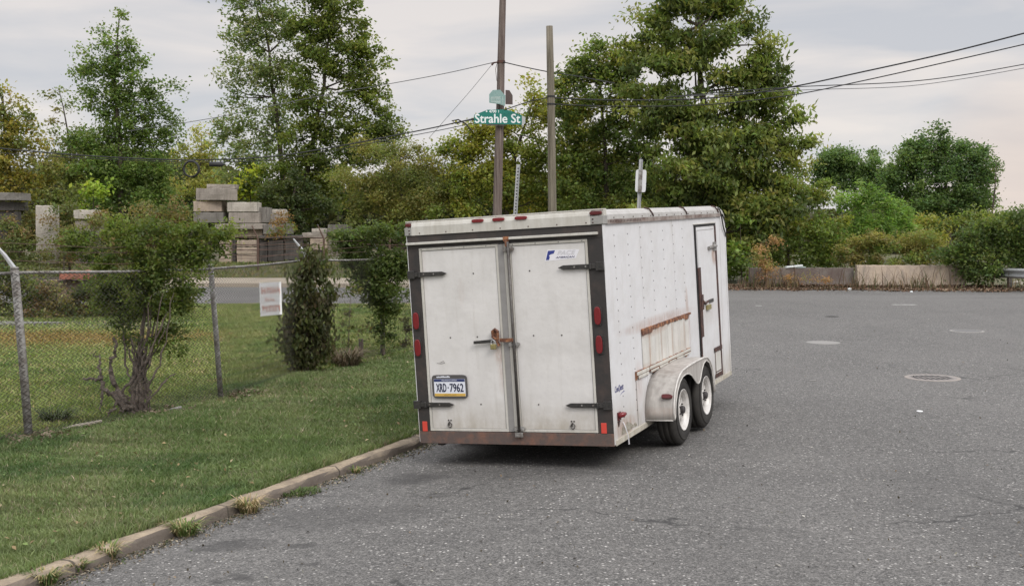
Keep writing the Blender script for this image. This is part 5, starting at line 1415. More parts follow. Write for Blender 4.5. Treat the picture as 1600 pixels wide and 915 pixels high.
# dry grasses -------------------------------------------------------------
def tuft_blades(name, x, y, h, wv, cols, r):
    """arching blades that lean outward from the tuft's middle"""
    n = len(x)
    a = np.arctan2(y, x) + rng.normal(0, 0.7, n)
    out_ = np.stack([np.cos(a), np.sin(a), np.zeros(n)], -1)
    lean = (rng.uniform(0.2, 1.5, n) * h)[:, None]
    B = np.stack([x * 0.55, y * 0.55, np.full(n, -0.01)], -1)
    Z = np.array([0, 0, 1.0]) * h[:, None]
    d = np.cross(out_, [0, 0, 1]) * (wv / 2)[:, None]
    P1 = B + out_ * lean * 0.35 + Z * 0.7; P2 = B + out_ * lean * 0.8 + Z; P3 = B + out_ * lean * 1.35 + Z * 0.85
    V = np.stack([B - d, B + d, P1 + d, P1 - d, P2 + d * 0.8, P2 - d * 0.8, P3], 1)
    b_ = np.arange(n)[:, None] * 7
    F = np.concatenate([b_ + np.array(q) for q in ((0, 1, 2), (0, 2, 3), (3, 2, 4), (3, 4, 5), (5, 4, 6))], 0)
    return np_mesh(name, V.reshape(-1, 3), F, M['dry'], col=np.repeat(cols[:, None, :], 7, 1).reshape(-1, 3))
def tuft(name, label, u, v, z, r, n, h, cols, cat='weed', group=None, wv=0.008):
    c0 = gr(u, v, z); n = int(n * 1.3); h *= 0.95; r *= 0.8
    root = None
    a = rng.uniform(0, 2 * np.pi, n); q = np.sqrt(rng.random(n)) * r
    x_ = q * np.cos(a) * 1.3 ; y_ = q * np.sin(a)
    cc = np.array(cols)[rng.integers(len(cols), size=n)] * rng.uniform(0.7, 1.25, (n, 1))
    o = tuft_blades(name, x_, y_, rng.uniform(0.35, 1.15, n) * h, rng.uniform(0.7, 1.4, n) * wv, cc, r)
    o.location = c0
    return tag(o, label, cat, group)
gcol = [(0.11, 0.165, 0.04), (0.15, 0.18, 0.06), (0.36, 0.28, 0.15)]
dcol = [(0.44, 0.34, 0.20), (0.36, 0.27, 0.15), (0.16, 0.18, 0.06)]
KG = 'weed tufts in the gutter'
tuft('grass_tuft', 'straw coloured dry grass tuft growing out of the kerb edge', 388, 798, -0.13, 0.11, 160, 0.11, dcol, group=KG)
tuft('grass_tuft', 'large green tuft spilling off the kerb below the dry straw tuft', 290, 833, -0.13, 0.13, 190, 0.10, gcol, group=KG)
tuft('grass_tuft', 'small upright green tuft in the gutter second from the bottom corner', 167, 870, -0.13, 0.09, 110, 0.10, gcol, group=KG)
tuft('grass_tuft', 'flattened green tuft in the gutter beside the bottom corner tuft', 118, 888, -0.13, 0.09, 100, 0.07, gcol, group=KG)
tuft('grass_tuft', 'dark green tuft at the very bottom left corner of the kerb', 70, 908, -0.13, 0.12, 160, 0.08, [(0.09, 0.14, 0.035), (0.30, 0.25, 0.12)], group=KG)
tuft('grass_tuft', 'low wide mat of green weed in the gutter toward the trailer', 462, 768, -0.13, 0.34, 300, 0.034, [(0.08, 0.125, 0.035), (0.10, 0.13, 0.045)], group=KG)
tuft('grass_tuft', 'tiny green tuft in the gutter just short of the trailer', 557, 736, -0.13, 0.07, 60, 0.05, gcol, group=KG)
tuft('grass_tuft', 'dead brown grass clump at the fence between ivy and bright shrub', 540, 575, 0.04, 0.28, 260, 0.28, [(0.17, 0.125, 0.085), (0.21, 0.16, 0.11), (0.09, 0.085, 0.05)], wv=0.01)
tuft('grass_tuft', 'small dark weed at the fence foot right of the first post', 85, 662, 0.04, 0.2, 160, 0.16, [(0.05, 0.07, 0.025), (0.07, 0.09, 0.03)], wv=0.012)
n = 5200
t_ = rng.uniform(-4, 7, n); s_ = KS + 0.03 + np.abs(rng.normal(0, 0.09, n))
x, y = wd(s_, t_)
cc = np.array([(0.20, 0.15, 0.10), (0.10, 0.08, 0.06), (0.32, 0.27, 0.2), (0.07, 0.09, 0.04)])[rng.integers(4, size=n)] * rng.uniform(0.6, 1.2, (n, 1))
L_ = rng.uniform(0.008, 0.032, n)
v_, f_, c_ = leaves(np.stack([x, y, road_z(x, y) + 0.006], 1), L_, L_ * 0.6, cc, 0.0, 3.0)
tag(np_mesh('gutter_grit', v_, f_, M['dry'], col=c_), 'grit and bits of dead leaf lying along the kerb foot', kind='stuff')
n = 900
u_ = rng.uniform(150, 1650, n); yy = 6.8 + 24 * rng.random(n) ** 1.6
x = (u_ - 800) / FPX * yy; y = yy
s_, t_ = st(x, y)
ok = s_ > KS + 0.1
x, y = x[ok], y[ok]; n = len(x)
cc = np.array([(0.20, 0.15, 0.10), (0.05, 0.045, 0.04), (0.42, 0.40, 0.36), (0.09, 0.075, 0.05)])[rng.integers(4, size=n)] * rng.uniform(0.6, 1.2, (n, 1))
L_ = rng.uniform(0.010, 0.034, n)
v_, f_, c_ = leaves(np.stack([x, y, road_z(x, y) + 0.008], 1), L_, L_ * 0.55, cc, 0.0, 3.0)
tag(np_mesh('road_grit', v_, f_, M['dry'], col=c_), 'scattered chips and leaf bits on the asphalt', kind='stuff')
n = 700
t_ = rng.uniform(-4, 8, n); s_ = rng.uniform(-4.3, KS - 0.15, n)
x, y = wd(s_, t_)
cc = np.array([(0.26, 0.19, 0.10), (0.36, 0.30, 0.18), (0.13, 0.19, 0.06), (0.16, 0.22, 0.07)])[rng.integers(4, size=n)] * rng.uniform(0.7, 1.2, (n, 1))
L_ = rng.uniform(0.02, 0.055, n)
v_, f_, c_ = leaves(np.stack([x, y, lawn_z(x, y) + 0.045], 1), L_, L_ * 0.55, cc, 0.0, 2.0)
tag(np_mesh('leaf_litter', v_, f_, M['dry'], col=c_), 'stray leaves and broad weeds in the verge turf', kind='stuff')
# bare soil line under the fence
n = 9000
t_ = rng.uniform(-3, 9, n); s_ = np.interp(t_, [q[1] for q in FP], [q[0] for q in FP]) + 0.10 + rng.normal(0, 0.09, n)
x, y = wd(s_, t_)
ok = rng.random(n) < np.clip(0.05 + 0.35 * vnoise(t_, t_ * 0, 3, 4), 0.01, 1)
x, y = x[ok], y[ok]; n = len(x)
cc = np.array([(0.16, 0.115, 0.08), (0.10, 0.07, 0.05), (0.24, 0.19, 0.14)])[rng.integers(3, size=n)]
L_ = rng.uniform(0.03, 0.07, n)
v_, f_, c_ = leaves(np.stack([x, y, lawn_z(x, y) + 0.035], 1), L_, L_ * 0.5, cc, 0.0, 2.0)
tag(np_mesh('leaf_litter', v_, f_, M['dry'], col=c_), 'dead leaves and soil along the fence foot', kind='stuff')

# ------------------------------------------------------------------ barriers, litter, guardrail on the right
def conc_mat(name, a, b_, c_, sc=2.0, stain=None):
    m, b, g = principled(name, 0.92)
    c = g.mix(g.rng(g.noise(sc, 8, 0.7), 0.38, 0.62), a, b_)
    c = g.mix(g.rng(g.noise(1.5, 6, 0.65, g.coord((6, 6, 0.7))), 0.5, 0.72, 0, 0.8), c, c_)
    c = g.mix(g.rng(g.noise(26, 6, 0.7), 0.5, 0.72, 0, 0.5), c, tuple(q * 0.6 for q in c_))
    g.l(c, b.inputs['Base Color'])
    g.bump(g.noise(16, 8, 0.7), 0.6, 0.03, b.inputs['Normal'])
    return m
M['c_tan'] = conc_mat('tan_concrete', (0.43, 0.345, 0.262), (0.336, 0.274, 0.218), (0.224, 0.185, 0.157))
M['c_grey'] = conc_mat('grey_concrete', (0.224, 0.207, 0.185), (0.157, 0.146, 0.129), (0.101, 0.090, 0.078))
M['c_light'] = conc_mat('light_concrete', (0.470, 0.431, 0.375), (0.370, 0.336, 0.286), (0.246, 0.224, 0.190))
M['c_mid'] = conc_mat('mid_concrete', (0.336, 0.297, 0.258), (0.246, 0.218, 0.185), (0.157, 0.134, 0.112))
M['c_barrier'] = conc_mat('mossy_concrete', (0.155, 0.135, 0.118), (0.11, 0.085, 0.072), (0.085, 0.055, 0.048), 1.2)
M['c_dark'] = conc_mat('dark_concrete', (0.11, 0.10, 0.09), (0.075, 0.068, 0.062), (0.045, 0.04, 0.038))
def barrier(name, label, u0, u1, vt, vb, Y, mt, dz=0.0, rot=0.0):
    a, b_ = at(u0, vb, Y), at(u1, vb, Y)
    h = at(u0, vt, Y)[2] - a[2]
    L_ = b_[0] - a[0]
    o = thing(name, label, 'barrier', (a[0], a[1], a[2]), 'concrete road barriers')
    o.rotation_euler = (0, 0, rot)
    m = MB()
    n_ = 24
    pr = [(-0.10, 0), (-0.10, 0.07), (-0.02, h * 0.38), (0.06, h * 0.98), (0.075, h), (0.215, h), (0.23, h * 0.98), (0.31, h * 0.38), (0.39, 0.07), (0.39, 0)]
    vs = []
    for i in range(n_ + 1):
        for (yy, zz) in pr:
            vs.append((L_ * i / n_, yy + rng.normal(0, 0.006), zz + (rng.normal(0, 0.006) if zz > 0 else -0.05)))
    k = len(pr)
    fs = [(i * k + j, (i + 1) * k + j, (i + 1) * k + j + 1, i * k + j + 1) for i in range(n_) for j in range(k - 1)]
    fs += [tuple(range(k)), tuple(n_ * k + j for j in range(k - 1, -1, -1))]
    m.add(vs, fs)
    m.build('block', mt, o)
    m = MB(); m.box(L_ * 0.45, L_ * 0.62, -0.115, -0.06, 0.0, 0.055); m.build('drain_slot', M['dark'], o)
    return o
barrier('concrete_barrier', 'tan concrete road barrier half hidden by the dark bush', 1339, 1508, 414.5, 451, 37.2, M['c_tan'], rot=-0.01)
barrier('concrete_barrier', 'dark grey mossy concrete road barrier left of the tan one', 1172, 1334, 418.5, 451, 37.5, M['c_barrier'], rot=0.0)
# junk on the barrier
c0 = at(1243, 418.3, 37.6)
jk = thing('broken_board', 'white broken board lying on top of the grey barrier', 'debris', tuple(c0))
m = MB(); m.add([(-0.32, -0.08, 0.0), (0.22, -0.08, 0.06), (0.22, 0.12, 0.06), (-0.32, 0.12, 0.0), (-0.30, -0.08, 0.05), (0.22, -0.08, 0.10), (0.22, 0.12, 0.10), (-0.3, 0.12, 0.05)],
    [(0, 3, 2, 1), (4, 5, 6, 7), (0, 1, 5, 4), (1, 2, 6, 5), (2, 3, 7, 6), (3, 0, 4, 7)]); m.build('board', M['sign_white'], jk)
m = MB(); m.box(-0.05, 0.32, -0.06, 0.10, 0.005, 0.035); m.build('board', mat('pale_plastic', (0.45, 0.52, 0.50), 0.6), jk)
# guardrail
a, b_ = at(1560, 431, 37.0), at(1690, 436, 33.5)
gl = thing('guardrail', 'short length of galvanised guardrail at the right edge', 'guardrail', (a[0], a[1], 0.05))
a_, bb = a - np.array(gl.location), b_ - np.array(gl.location)
m = MB()
dv = bb - a_; ln = np.linalg.norm(dv); dv /= ln; side = np.cross(dv, [0, 0, 1])
pr = [(0, 0.155), (0.03, 0.13), (0.08, 0.105), (0.08, 0.075), (0.015, 0.02), (0.015, -0.02), (0.08, -0.075), (0.08, -0.105), (0.03, -0.13), (0, -0.155)]
vs = []
for q in (0, 1):
    for (o_, z_) in pr:
        p_ = a_ + dv * ln * q + side * o_ + np.array([0, 0, z_ + 0.10]); vs.append(p_)
k = len(pr)
m.add(vs, [(j, j + 1, k + j + 1, k + j) for j in range(k - 1)])
o = m.build('rail', M['galv_light'], gl); sm = o.modifiers.new('s', 'SOLIDIFY'); sm.thickness = 0.006
for q in (0.12, 0.75):
    m = MB(); p_ = a_ + dv * ln * q - side * 0.08
    m.box(p_[0] - 0.05, p_[0] + 0.05, p_[1] - 0.08, p_[1] + 0.08, -0.2, p_[2] + 0.25); m.build('post', M['galv'], gl)
# rocks and litter
def rock(label, u, v, z, r, mt, cat='rock', name='rock', group=None):
    c0 = gr(u, v, z)
    import bmesh
    bm = bmesh.new(); bmesh.ops.create_icosphere(bm, subdivisions=2, radius=r)
    for vv in bm.verts: vv.co *= random.uniform(0.8, 1.15); vv.co.z *= 0.7
    me = bpy.data.meshes.new(name); bm.to_mesh(me); bm.free(); me.materials.append(mt)
    o = bpy.data.objects.new(name, me); COL.objects.link(o); o.location = (c0[0], c0[1], c0[2] + r * 0.45)
    return tag(o, label, cat, group)
rock('pale angular rock under the guardrail', 1590, 447, 0.0, 0.17, M['c_light'])
rock('white plastic scrap at the foot of the tan barrier', 1424, 456.5, 0.0, 0.04, M['sign_white'], 'litter', 'litter')
rock('flat white scrap in the gap between the two barriers', 1327, 453.5, 0.0, 0.07, M['sign_white'], 'litter', 'litter')
rock('round white lid like object in the weeds behind the gap of the barriers', 1352, 412, 0.45, 0.10, M['white_sheet'], 'litter', 'litter')
# leaf litter at the far edge of the asphalt
n = 26000
x = rng.uniform(6, 20, n); y = far_edge(x) + rng.uniform(-0.9, 0.9, n) ** 1 - 0.35
ok = rng.random(n) < np.clip(0.7 + 0.4 * vnoise(x, y, 1.6, 6) - 0.6 * (far_edge(x) - 0.6 > y), 0.05, 1)
x, y = x[ok], y[ok]; n = len(x)
cc = np.array([(0.17, 0.115, 0.075), (0.10, 0.068, 0.05), (0.27, 0.20, 0.14), (0.20, 0.11, 0.07)])[rng.integers(4, size=n)] * rng.uniform(0.7, 1.2, (n, 1))
L_ = rng.uniform(0.05, 0.12, n)
zz = np.maximum(road_z(x, y), ground_z(x, y)) + rng.uniform(0.01, 0.07, n)
v_, f_, c_ = leaves(np.stack([x, y, zz], 1), L_, L_ * 0.5, cc, 0.0, 1.5)
tag(np_mesh('leaf_litter', v_, f_, M['dry'], col=c_), 'brown leaf litter along the far road edge', kind='stuff')
# dry weeds in front of the barriers
n = 5200
x = rng.uniform(7.2, 20, n); y = far_edge(x) - 0.1 + rng.normal(0, 0.16, n)
den = np.clip(0.55 + 0.45 * vnoise(x, x * 0, 1.1, 12), 0.04, 1) * np.where(x < 10.8, 1.0, 0.55)
ok = rng.random(n) < den
x, y = x[ok], y[ok]; n = len(x)
cc = np.array([(0.19, 0.125, 0.08), (0.13, 0.085, 0.06), (0.25, 0.19, 0.11), (0.085, 0.10, 0.04)])[rng.integers(4, size=n)] * rng.uniform(0.7, 1.2, (n, 1))
hh = rng.gamma(2.2, 0.14, n).clip(0.08, 1.0)
tag(blades('dry_weeds', x, y, np.zeros(n), hh, rng.uniform(0.014, 0.03, n), cc, '', spread=0.7, mt=M['dry']), 'dry brown weeds standing before the barriers', kind='stuff')
plant('dead_shrub', 'reddish brown dead shrub in front of the left end of the grey barrier', 'dead shrub', 37.0,
      [(1185, 400, 16, 26, .5), (1205, 380, 12, 20, .4), (1195, 425, 20, 16, .5), (1235, 430, 24, 12, .35), (1280, 432, 20, 10, .3)], [(1195, 453), (1196, 420), (1198, 375)], [(0.14, 0.085, 0.06), (0.18, 0.115, 0.075), (0.12, 0.11, 0.05)], leaf=(0.10, 0.4), cover=2.6, rc=0.25, trunk_r=0.03, twig=1.0, crown_name='dry_leaves')

# ------------------------------------------------------------------ manholes, road marks
def disc(name, label, u, v, r, cat, ring=None, mt=None, slots=False, group=None):
    c0 = gr(u, v, 0)
    o = thing(name, label, cat, (c0[0], c0[1], float(road_z(c0[0], c0[1]))), group)
    m = MB(); m.lathe([(0.0, r), (0.005, r - 0.003), (0.005, r * 0.86)], (0, 0, 0), 2, 40)
    m.build('frame', ring, o)
    m = MB(); m.lathe([(0.0051, r * 0.86), (0.004, r * 0.84), (0.0045, 0.0)], (0, 0, 0), 2, 40); lid = m.build('cover', mt, o)
    if slots:
        m = MB()
        for k in range(-3, 4):
            xx = k * r * 0.2; hl = math.sqrt(max(0.01, (r * 0.72) ** 2 - xx * xx))
            for s2 in (-1, 1):
                m.prism([(xx - 0.018, s2 * hl * 0.5 - hl * 0.36), (xx + 0.022, s2 * hl * 0.5 - hl * 0.36), (xx - 0.002, s2 * hl * 0.5 + hl * 0.36), (xx - 0.042, s2 * hl * 0.5 + hl * 0.32)], 0.0052, 0.0065, 2)
        m.build('slot', M['dark'], lid)
    return o
iron = mat('cast_iron_worn', (0.24, 0.22, 0.205), 0.6, 0.2, noise=(9, 0.2), col2=(0.19, 0.165, 0.15), bump=(60, 0.4))
iron2 = mat('cast_iron_pale', (0.24, 0.23, 0.215), 0.7, 0.1, noise=(9, 0.2), col2=(0.22, 0.21, 0.195))
ringl = mat('manhole_ring', (0.33, 0.31, 0.285), 0.8, noise=(9, 0.2), col2=(0.2, 0.19, 0.175))
disc('manhole_cover', 'slotted storm manhole cover in the asphalt nearest the viewer', 1457, 590, 0.36, 'manhole', mat('worn_ring', (0.27, 0.235, 0.215), 0.8, noise=(9, 0.25), col2=(0.25, 0.22, 0.19)), iron, True, 'manhole covers in the road')
disc('manhole_cover', 'plain pale manhole cover nearest the trailer nose', 1286, 535, 0.29, 'manhole', iron2, iron2, False, 'manhole covers in the road')
disc('manhole_cover', 'manhole cover with a pale ring at the right', 1511, 517, 0.32, 'manhole', ringl, mat('cover_grey', (0.16, 0.155, 0.15), 0.8, noise=(6, 0.2)), False, 'manhole covers in the road')
disc('valve_cover', 'small dark valve lid in the road beyond the pale cover', 1300, 494.5, 0.16, 'valve cover', M['c_dark'], M['dark'])
c0 = gr(1437, 643, 0); m = MB(); m.lathe([(0.004, 0.035), (0.012, 0.033), (0.012, 0)], (0, 0, 0), 2, 12)
o = tag(m.build('litter', M['white_sheet']), 'small white scrap of litter on the open asphalt right of the trailer', 'litter'); o.location = (c0[0], c0[1], 0)
c0 = gr(1270, 595, 0); m = MB(); m.box(-0.045, 0.045, -0.03, 0.03, 0.004, 0.008)
o = tag(m.build('litter', iron2), 'flat pale scrap on the asphalt between trailer wheel and slotted manhole', 'litter'); o.location = (c0[0], c0[1], 0)
M['mark'] = mat('worn_white_paint', (0.50, 0.49, 0.46), 0.8, noise=(5, 0.15), col2=(0.24, 0.23, 0.215))
m = MB()
for (u, v, lu, wy) in ((1413, 476, 19, 0.10), (1185, 477.5, 5, 0.08)):
    c0 = gr(u, v, 0); hx = lu / FPX * c0[1]
    m.add([(c0[0] - hx, c0[1] - wy, 0.004), (c0[0] + hx, c0[1] - wy, 0.004), (c0[0] + hx, c0[1] + wy, 0.004), (c0[0] - hx, c0[1] + wy, 0.004)], [(0, 1, 2, 3)])
tag(m.build('road_marking', M['mark']), 'worn white paint dashes on the cross street', kind='structure')

# ------------------------------------------------------------------ concrete blocks across the street
def cblock(label, u0, u1, v0, v1, Y, mt, depth=0.7, rot=0.0, name='concrete_block', cat='concrete block'):
    a, b_, c_ = at(u0, v1, Y), at(u1, v1, Y), at(u0, v0, Y)
    L_, h = b_[0] - a[0], c_[2] - a[2]
    m = MB()
    # chipped block: subdivided with jittered edges
    nx = 8
    vs, fs = [], []
    for i in range(nx + 1):
        x_ = L_ * i / nx
        for (yy, zz) in ((0, 0), (0, h * 0.5), (0.01, h), (depth / 2, h), (depth, h), (depth, 0)):
            vs.append((x_ + (rng.normal(0, 0.006)), yy + rng.normal(0, 0.008), zz + (rng.normal(0, 0.008) if zz > 0 else 0.006)))
    for i in range(nx):
        for j in range(6):
            j2 = (j + 1) % 6
            fs.append((i * 6 + j, (i + 1) * 6 + j, (i + 1) * 6 + j2, i * 6 + j2))
    fs += [tuple(range(6)), tuple(nx * 6 + j for j in range(5, -1, -1))]
    m.add(vs, fs)
    o = m.build(name, mt, bevel=0.012)
    o.location = a; o.rotation_euler = (0, 0, rot)
    return tag(o, label, cat, 'stacked concrete blocks')
c = cblock
c('flat tan slab crowning the tallest block stack from behind', 323, 367, 288, 295, 47.5, M['c_mid'])
c('big grey concrete block at the top of the tallest stack', 306, 355, 294.5, 313, 46.6, M['c_mid'], 1.1, -0.25)
c('tan concrete block just below the top block', 302, 346, 314, 330.5, 46.6, M['c_tan'], 0.9)
c('palest concrete block of the stack, right of the tan one', 355, 401, 316, 331, 46.6, M['c_light'], 0.9)
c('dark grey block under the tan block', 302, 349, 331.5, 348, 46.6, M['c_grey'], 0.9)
c('grey streaked block under the palest block', 357, 405, 332, 348.5, 46.6, M['c_mid'], 0.9)
c('rounded grey lump of concrete at the right shoulder of the stack', 402, 420, 324, 348, 47.0, M['c_grey'], 0.7)
c('small tan block behind the rust leaved shrub', 418, 444, 327, 333.5, 47.6, M['c_light'], 0.7)
c('grey brown block beside the rust leaved shrub', 421, 445, 334, 349, 47.4, M['c_mid'], 0.7)
c('long grey brown slab across the middle of the stack', 336, 410, 349.5, 358, 46.3, M['c_mid'], 1.1)
c('grey slab end sticking out under the shoulder of the stack', 411, 452, 350, 366, 46.4, M['c_grey'], 1.0)
c('long tan slab resting on the posts', 345, 410, 358.5, 370, 46.6, M['c_tan'], 0.9)
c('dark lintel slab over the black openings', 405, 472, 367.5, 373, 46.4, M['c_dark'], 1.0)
for k, (v0, v1) in enumerate(((375, 385), (386, 397), (398, 410))):
    w_ = ('top', 'middle', 'bottom')[k]
    c('%s tan block of the low pile left of the dark post' % w_, 343, 361, v0, v1, 46.5, M['c_tan'], 0.9)
    c('%s tan block of the low pile right of the dark post' % w_, 370, 401, v0, v1, 46.5, M['c_tan'], 0.9)
c('dark post between the two low tan piles', 362, 369, 371, 411, 46.7, M['c_dark'], 0.4, name='concrete_post')
c('dark upright panel right of the low tan piles', 406, 418, 374, 410, 46.6, M['c_dark'], 0.5, cat='concrete panel')
c('black scrawled concrete panel left half', 419, 443, 374, 408, 46.5, M['c_dark'], 0.4, cat='concrete panel')
c('black scrawled concrete panel right half beside the ivy trunk', 444.5, 472, 374, 406, 46.5, M['c_dark'], 0.4, cat='concrete panel')
c('thin tan slab topping the right hand pile', 487, 512, 357, 363, 46.9, M['c_light'], 0.8)
c('tan slab course of the right hand pile', 472, 510, 363.5, 372, 46.6, M['c_mid'], 0.9)
c('grey block at the top right end of the pile', 512, 546, 351, 364, 46.7, M['c_grey'], 0.9)
c('grey brown wall block under the top right grey block', 512, 548, 374, 400, 46.9, M['c_mid'], 0.9)
c('tan wall block with a black square hole', 485, 511, 373, 403, 46.5, M['c_tan'], 0.9)
o = c('black square hole in the tan wall block', 487, 504, 390, 401, 46.44, M['dark'], 0.03, name='opening', cat='opening')
# make the hole a part of its block
blk = [ob for ob in bpy.data.objects if ob.get('label') == 'tan wall block with a black square hole'][0]
loc = Vector(o.location) - Vector(blk.location)
o.parent = blk; o.location = loc
for k_ in ('label', 'category', 'group'):
    if k_ in o: del o[k_]
c('broken pale concrete panel standing in the brush near the left edge', 57, 88, 321, 412, 40.0, M['c_light'], 0.35, cat='concrete panel')
c('overgrown concrete panel second from the left edge', 115, 146, 328, 342, 40.1, M['c_light'], 0.9, cat='concrete panel')
c('lower overgrown concrete block under the second panel', 118, 160, 345, 412, 40.2, M['c_mid'], 0.4, cat='concrete panel')
c('grey slab overhanging at the left edge', -20, 26, 301, 313, 39.6, M['c_grey'], 1.2)
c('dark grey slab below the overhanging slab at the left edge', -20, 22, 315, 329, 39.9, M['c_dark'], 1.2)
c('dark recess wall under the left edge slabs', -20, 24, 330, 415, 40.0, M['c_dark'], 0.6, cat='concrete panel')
red = mat('faded_red', (0.36, 0.115, 0.075), 0.9, noise=(4, 0.25), col2=(0.20, 0.10, 0.07))
brn = mat('brown_timber', (0.11, 0.075, 0.06), 0.9, noise=(4, 0.25), col2=(0.20, 0.14, 0.10))
o = c('faded red beam lying on brown timbers behind the brush', 92, 160, 424, 437, 26.5, red, 0.5, name='red_beam', cat='beam'); del o['group']
o = c('stack of brown timbers under the faded red beam', 60, 165, 438, 470, 26.7, brn, 0.6, name='timber_stack', cat='timber'); del o['group']

# far fence in front of the blocks
Yf_ = 44.0
ff = thing('wire_fence', 'low chain link fence with barbed wire across the street before the concrete blocks', 'fence', tuple(at(403, 447, Yf_)))
fl = np.array(ff.location)
us = (300, 403, 506, 609, 712)
for k, u in enumerate(us):
    m = MB(); a = at(u, 447, Yf_) - fl; a[2] = -0.1; tpp = at(u, 373, Yf_) - fl
    m.tube([a, tpp], 0.04, 8); m.tube([tpp, tpp + np.array([-0.22, 0, 0.5])], [0.035, 0.02], 6)
    m.build('post', M['wire_rust'], ff)
for v in (383, 391, 400, 372):
    m = MB(); m.tube([at(u_, v - (2 if i % 2 else 0), Yf_) - fl for i, u_ in enumerate(np.linspace(300, 712, 9))], 0.014, 4); m.build('barbed_wire', M['wire_rust'], ff)

# ------------------------------------------------------------------ poles and signs
YP = 27.5
b0 = at(776, 345, YP); b0[2] = 0.0; b0[0] = at(775, 352, YP)[0]
p1 = thing('utility_pole', 'weathered brown wooden pole carrying the green street sign', 'utility pole', tuple(b0))
P = [np.array([0, 0, 0.0])] + [at(u, v, YP) - b0 for u, v in ((777, 335), (779, 250), (782, 150), (783, 90), (785.5, 0), (788, -90))]
m = MB(); m.tube(P, [0.125, 0.108, 0.102, 0.092, 0.086, 0.078, 0.07], 14); m.build('pole', M['pole_brown'], p1, smooth=True)
m = MB(); q = at(783, 97, YP) - b0; m.tube([q + np.array([0, 0, -0.03]), q + np.array([0, 0, 0.03])], 0.097, 14)
m.tube([q + np.array([-0.08, -0.05, -0.01]), q + np.array([-0.17, -0.08, -0.03]), q + np.array([-0.22, -0.08, -0.08])], [0.015, 0.02, 0.03], 8)
m.tube([q + np.array([-0.09, -0.08, -0.03]), q + np.array([-0.13, -0.08, -0.18]), q + np.array([-0.10, -0.09, -0.45])], 0.006, 5)
m.build('bracket', M['rustdark'], p1)
b0 = at(863, 345, 27.0); b0[2] = 0.0
p2 = thing('utility_pole', 'shorter grey wooden pole with a cut top behind the trailer', 'utility pole', tuple(b0))
P = [np.array([0, 0, 0.0])] + [at(u, v, 27) - b0 for u, v in ((863, 333), (862, 250), (861, 160), (859.5, 90), (858.5, 41))]
m = MB(); m.tube(P, [0.115, 0.098, 0.093, 0.087, 0.082, 0.076], 14); m.build('pole', M['pole_grey'], p2, smooth=True)
for v in (151, 163):
    m = MB(); q = at(861, v, 27) - b0; m.tube([q + np.array([0, 0, -0.02]), q + np.array([0, 0, 0.02])], 0.096, 12)
    m.build('wire_clamp', M['cable'], p2)
# street sign, standing on its bracket in front of the pole
YS = 27.3
sc = YS / FPX
c0 = at(780, 194, YS)
ss = thing('street_sign', 'green street name sign reading Strahle St on the brown pole', 'sign', tuple(c0))
ss.rotation_euler = (0, 0, 0)
def sp(u, v): return ((u - 780) * sc, (194 - v) * sc)
m = MB(); m.prism([sp(741, 193.5), sp(815, 195), sp(815, 180.5), sp(796, 173), sp(786, 171.5), sp(762, 172), sp(741, 180)], -0.015, 0.0, 1)
pn = m.build('panel', M['sign_green'], ss)
m = MB(); m.prism([sp(815.2, 195), sp(820.5, 193), sp(820.5, 183), sp(815.2, 181)], -0.013, 0.0, 1); m.build('panel_edge', M['galv_light'], ss)
m = MB(); lettering(m, 'Strahle St', 'rear', -0.0175, ((sp(742.5, 0)[0] + sp(812.5, 0)[0]) / 2, (sp(0, 192.3)[1] + sp(0, 178.5)[1]) / 2), 70 * sc, 13.5 * sc, bold=0.006); m.build('street_name', M['sign_white'], ss)
m = MB(); lettering(m, '4700', 'rear', -0.0175, (sp(770, 0)[0], sp(0, 174.5)[1]), 11 * sc, 4 * sc, bold=0.003)
m.lathe([(-0.0175, 0.02), (-0.019, 0)], (sp(760.5, 0)[0], 0, sp(0, 174.5)[1]), 1, 10); a = sp(778.7, 176.5); b_ = sp(779.5, 172.6); m.box(a[0], b_[0], -0.0185, -0.0172, a[1], b_[1]); m.build('block_number', M['sign_white'], ss)
m = MB(); m.box(-0.30, 0.16, 0.002, 0.05, -0.03 + 0.25 * 0, 0.0 + 0.02); m.box(-0.10, 0.10, 0.002, 0.09, 0.08, 0.12); m.build('bracket', M['galv'], ss)
# small faded pentagonal signs above
c0 = at(778, 164, YS)
s2 = thing('pole_sign', 'faded teal six sided sign facing left above the street sign', 'sign', tuple(c0))
def sp2(u, v): return ((u - 778) * sc, (164 - v) * sc)
m = MB(); m.prism([sp2(764.5, 161), sp2(780, 163), sp2(789, 166), sp2(789.5, 150), sp2(781.5, 141), sp2(770, 141.5), sp2(764.5, 148)], -0.03, -0.018, 1); m.build('panel', M['sign_teal'], s2)
m = MB(); m.prism([sp2(767, 160.3), sp2(782, 162), sp2(782, 151), sp2(767, 152)], -0.0325, -0.0305, 1)
for k in range(4): a = sp2(784.3, 163 - k * 3.2); m.box(a[0], a[0] + 0.035, -0.0325, -0.0305, a[1], a[1] + 0.03)
m.build('pale_label', M['sign_teal_pale'], s2)
m = MB()
for k in range(5): a = sp2(768.6 + k * 2.6, 157.7); m.box(a[0], a[0] + 0.02, -0.0345, -0.033, a[1], a[1] + 0.045)
m.build('worn_lettering', M['sign_teal'], s2)
c0 = at(794, 163, YS + 0.05)
s3 = thing('pole_sign', 'dark brown back of a small sign to the right of the teal one', 'sign', tuple(c0))
def sp3(u, v): return ((u - 794) * sc, (163 - v) * sc)
m = MB(); m.prism([sp3(789.8, 163), sp3(801, 163.5), sp3(801, 149.5), sp3(796, 141.5), sp3(789.8, 141)], 0.0, 0.012, 1); m.build('panel', M['sign_back'], s3)
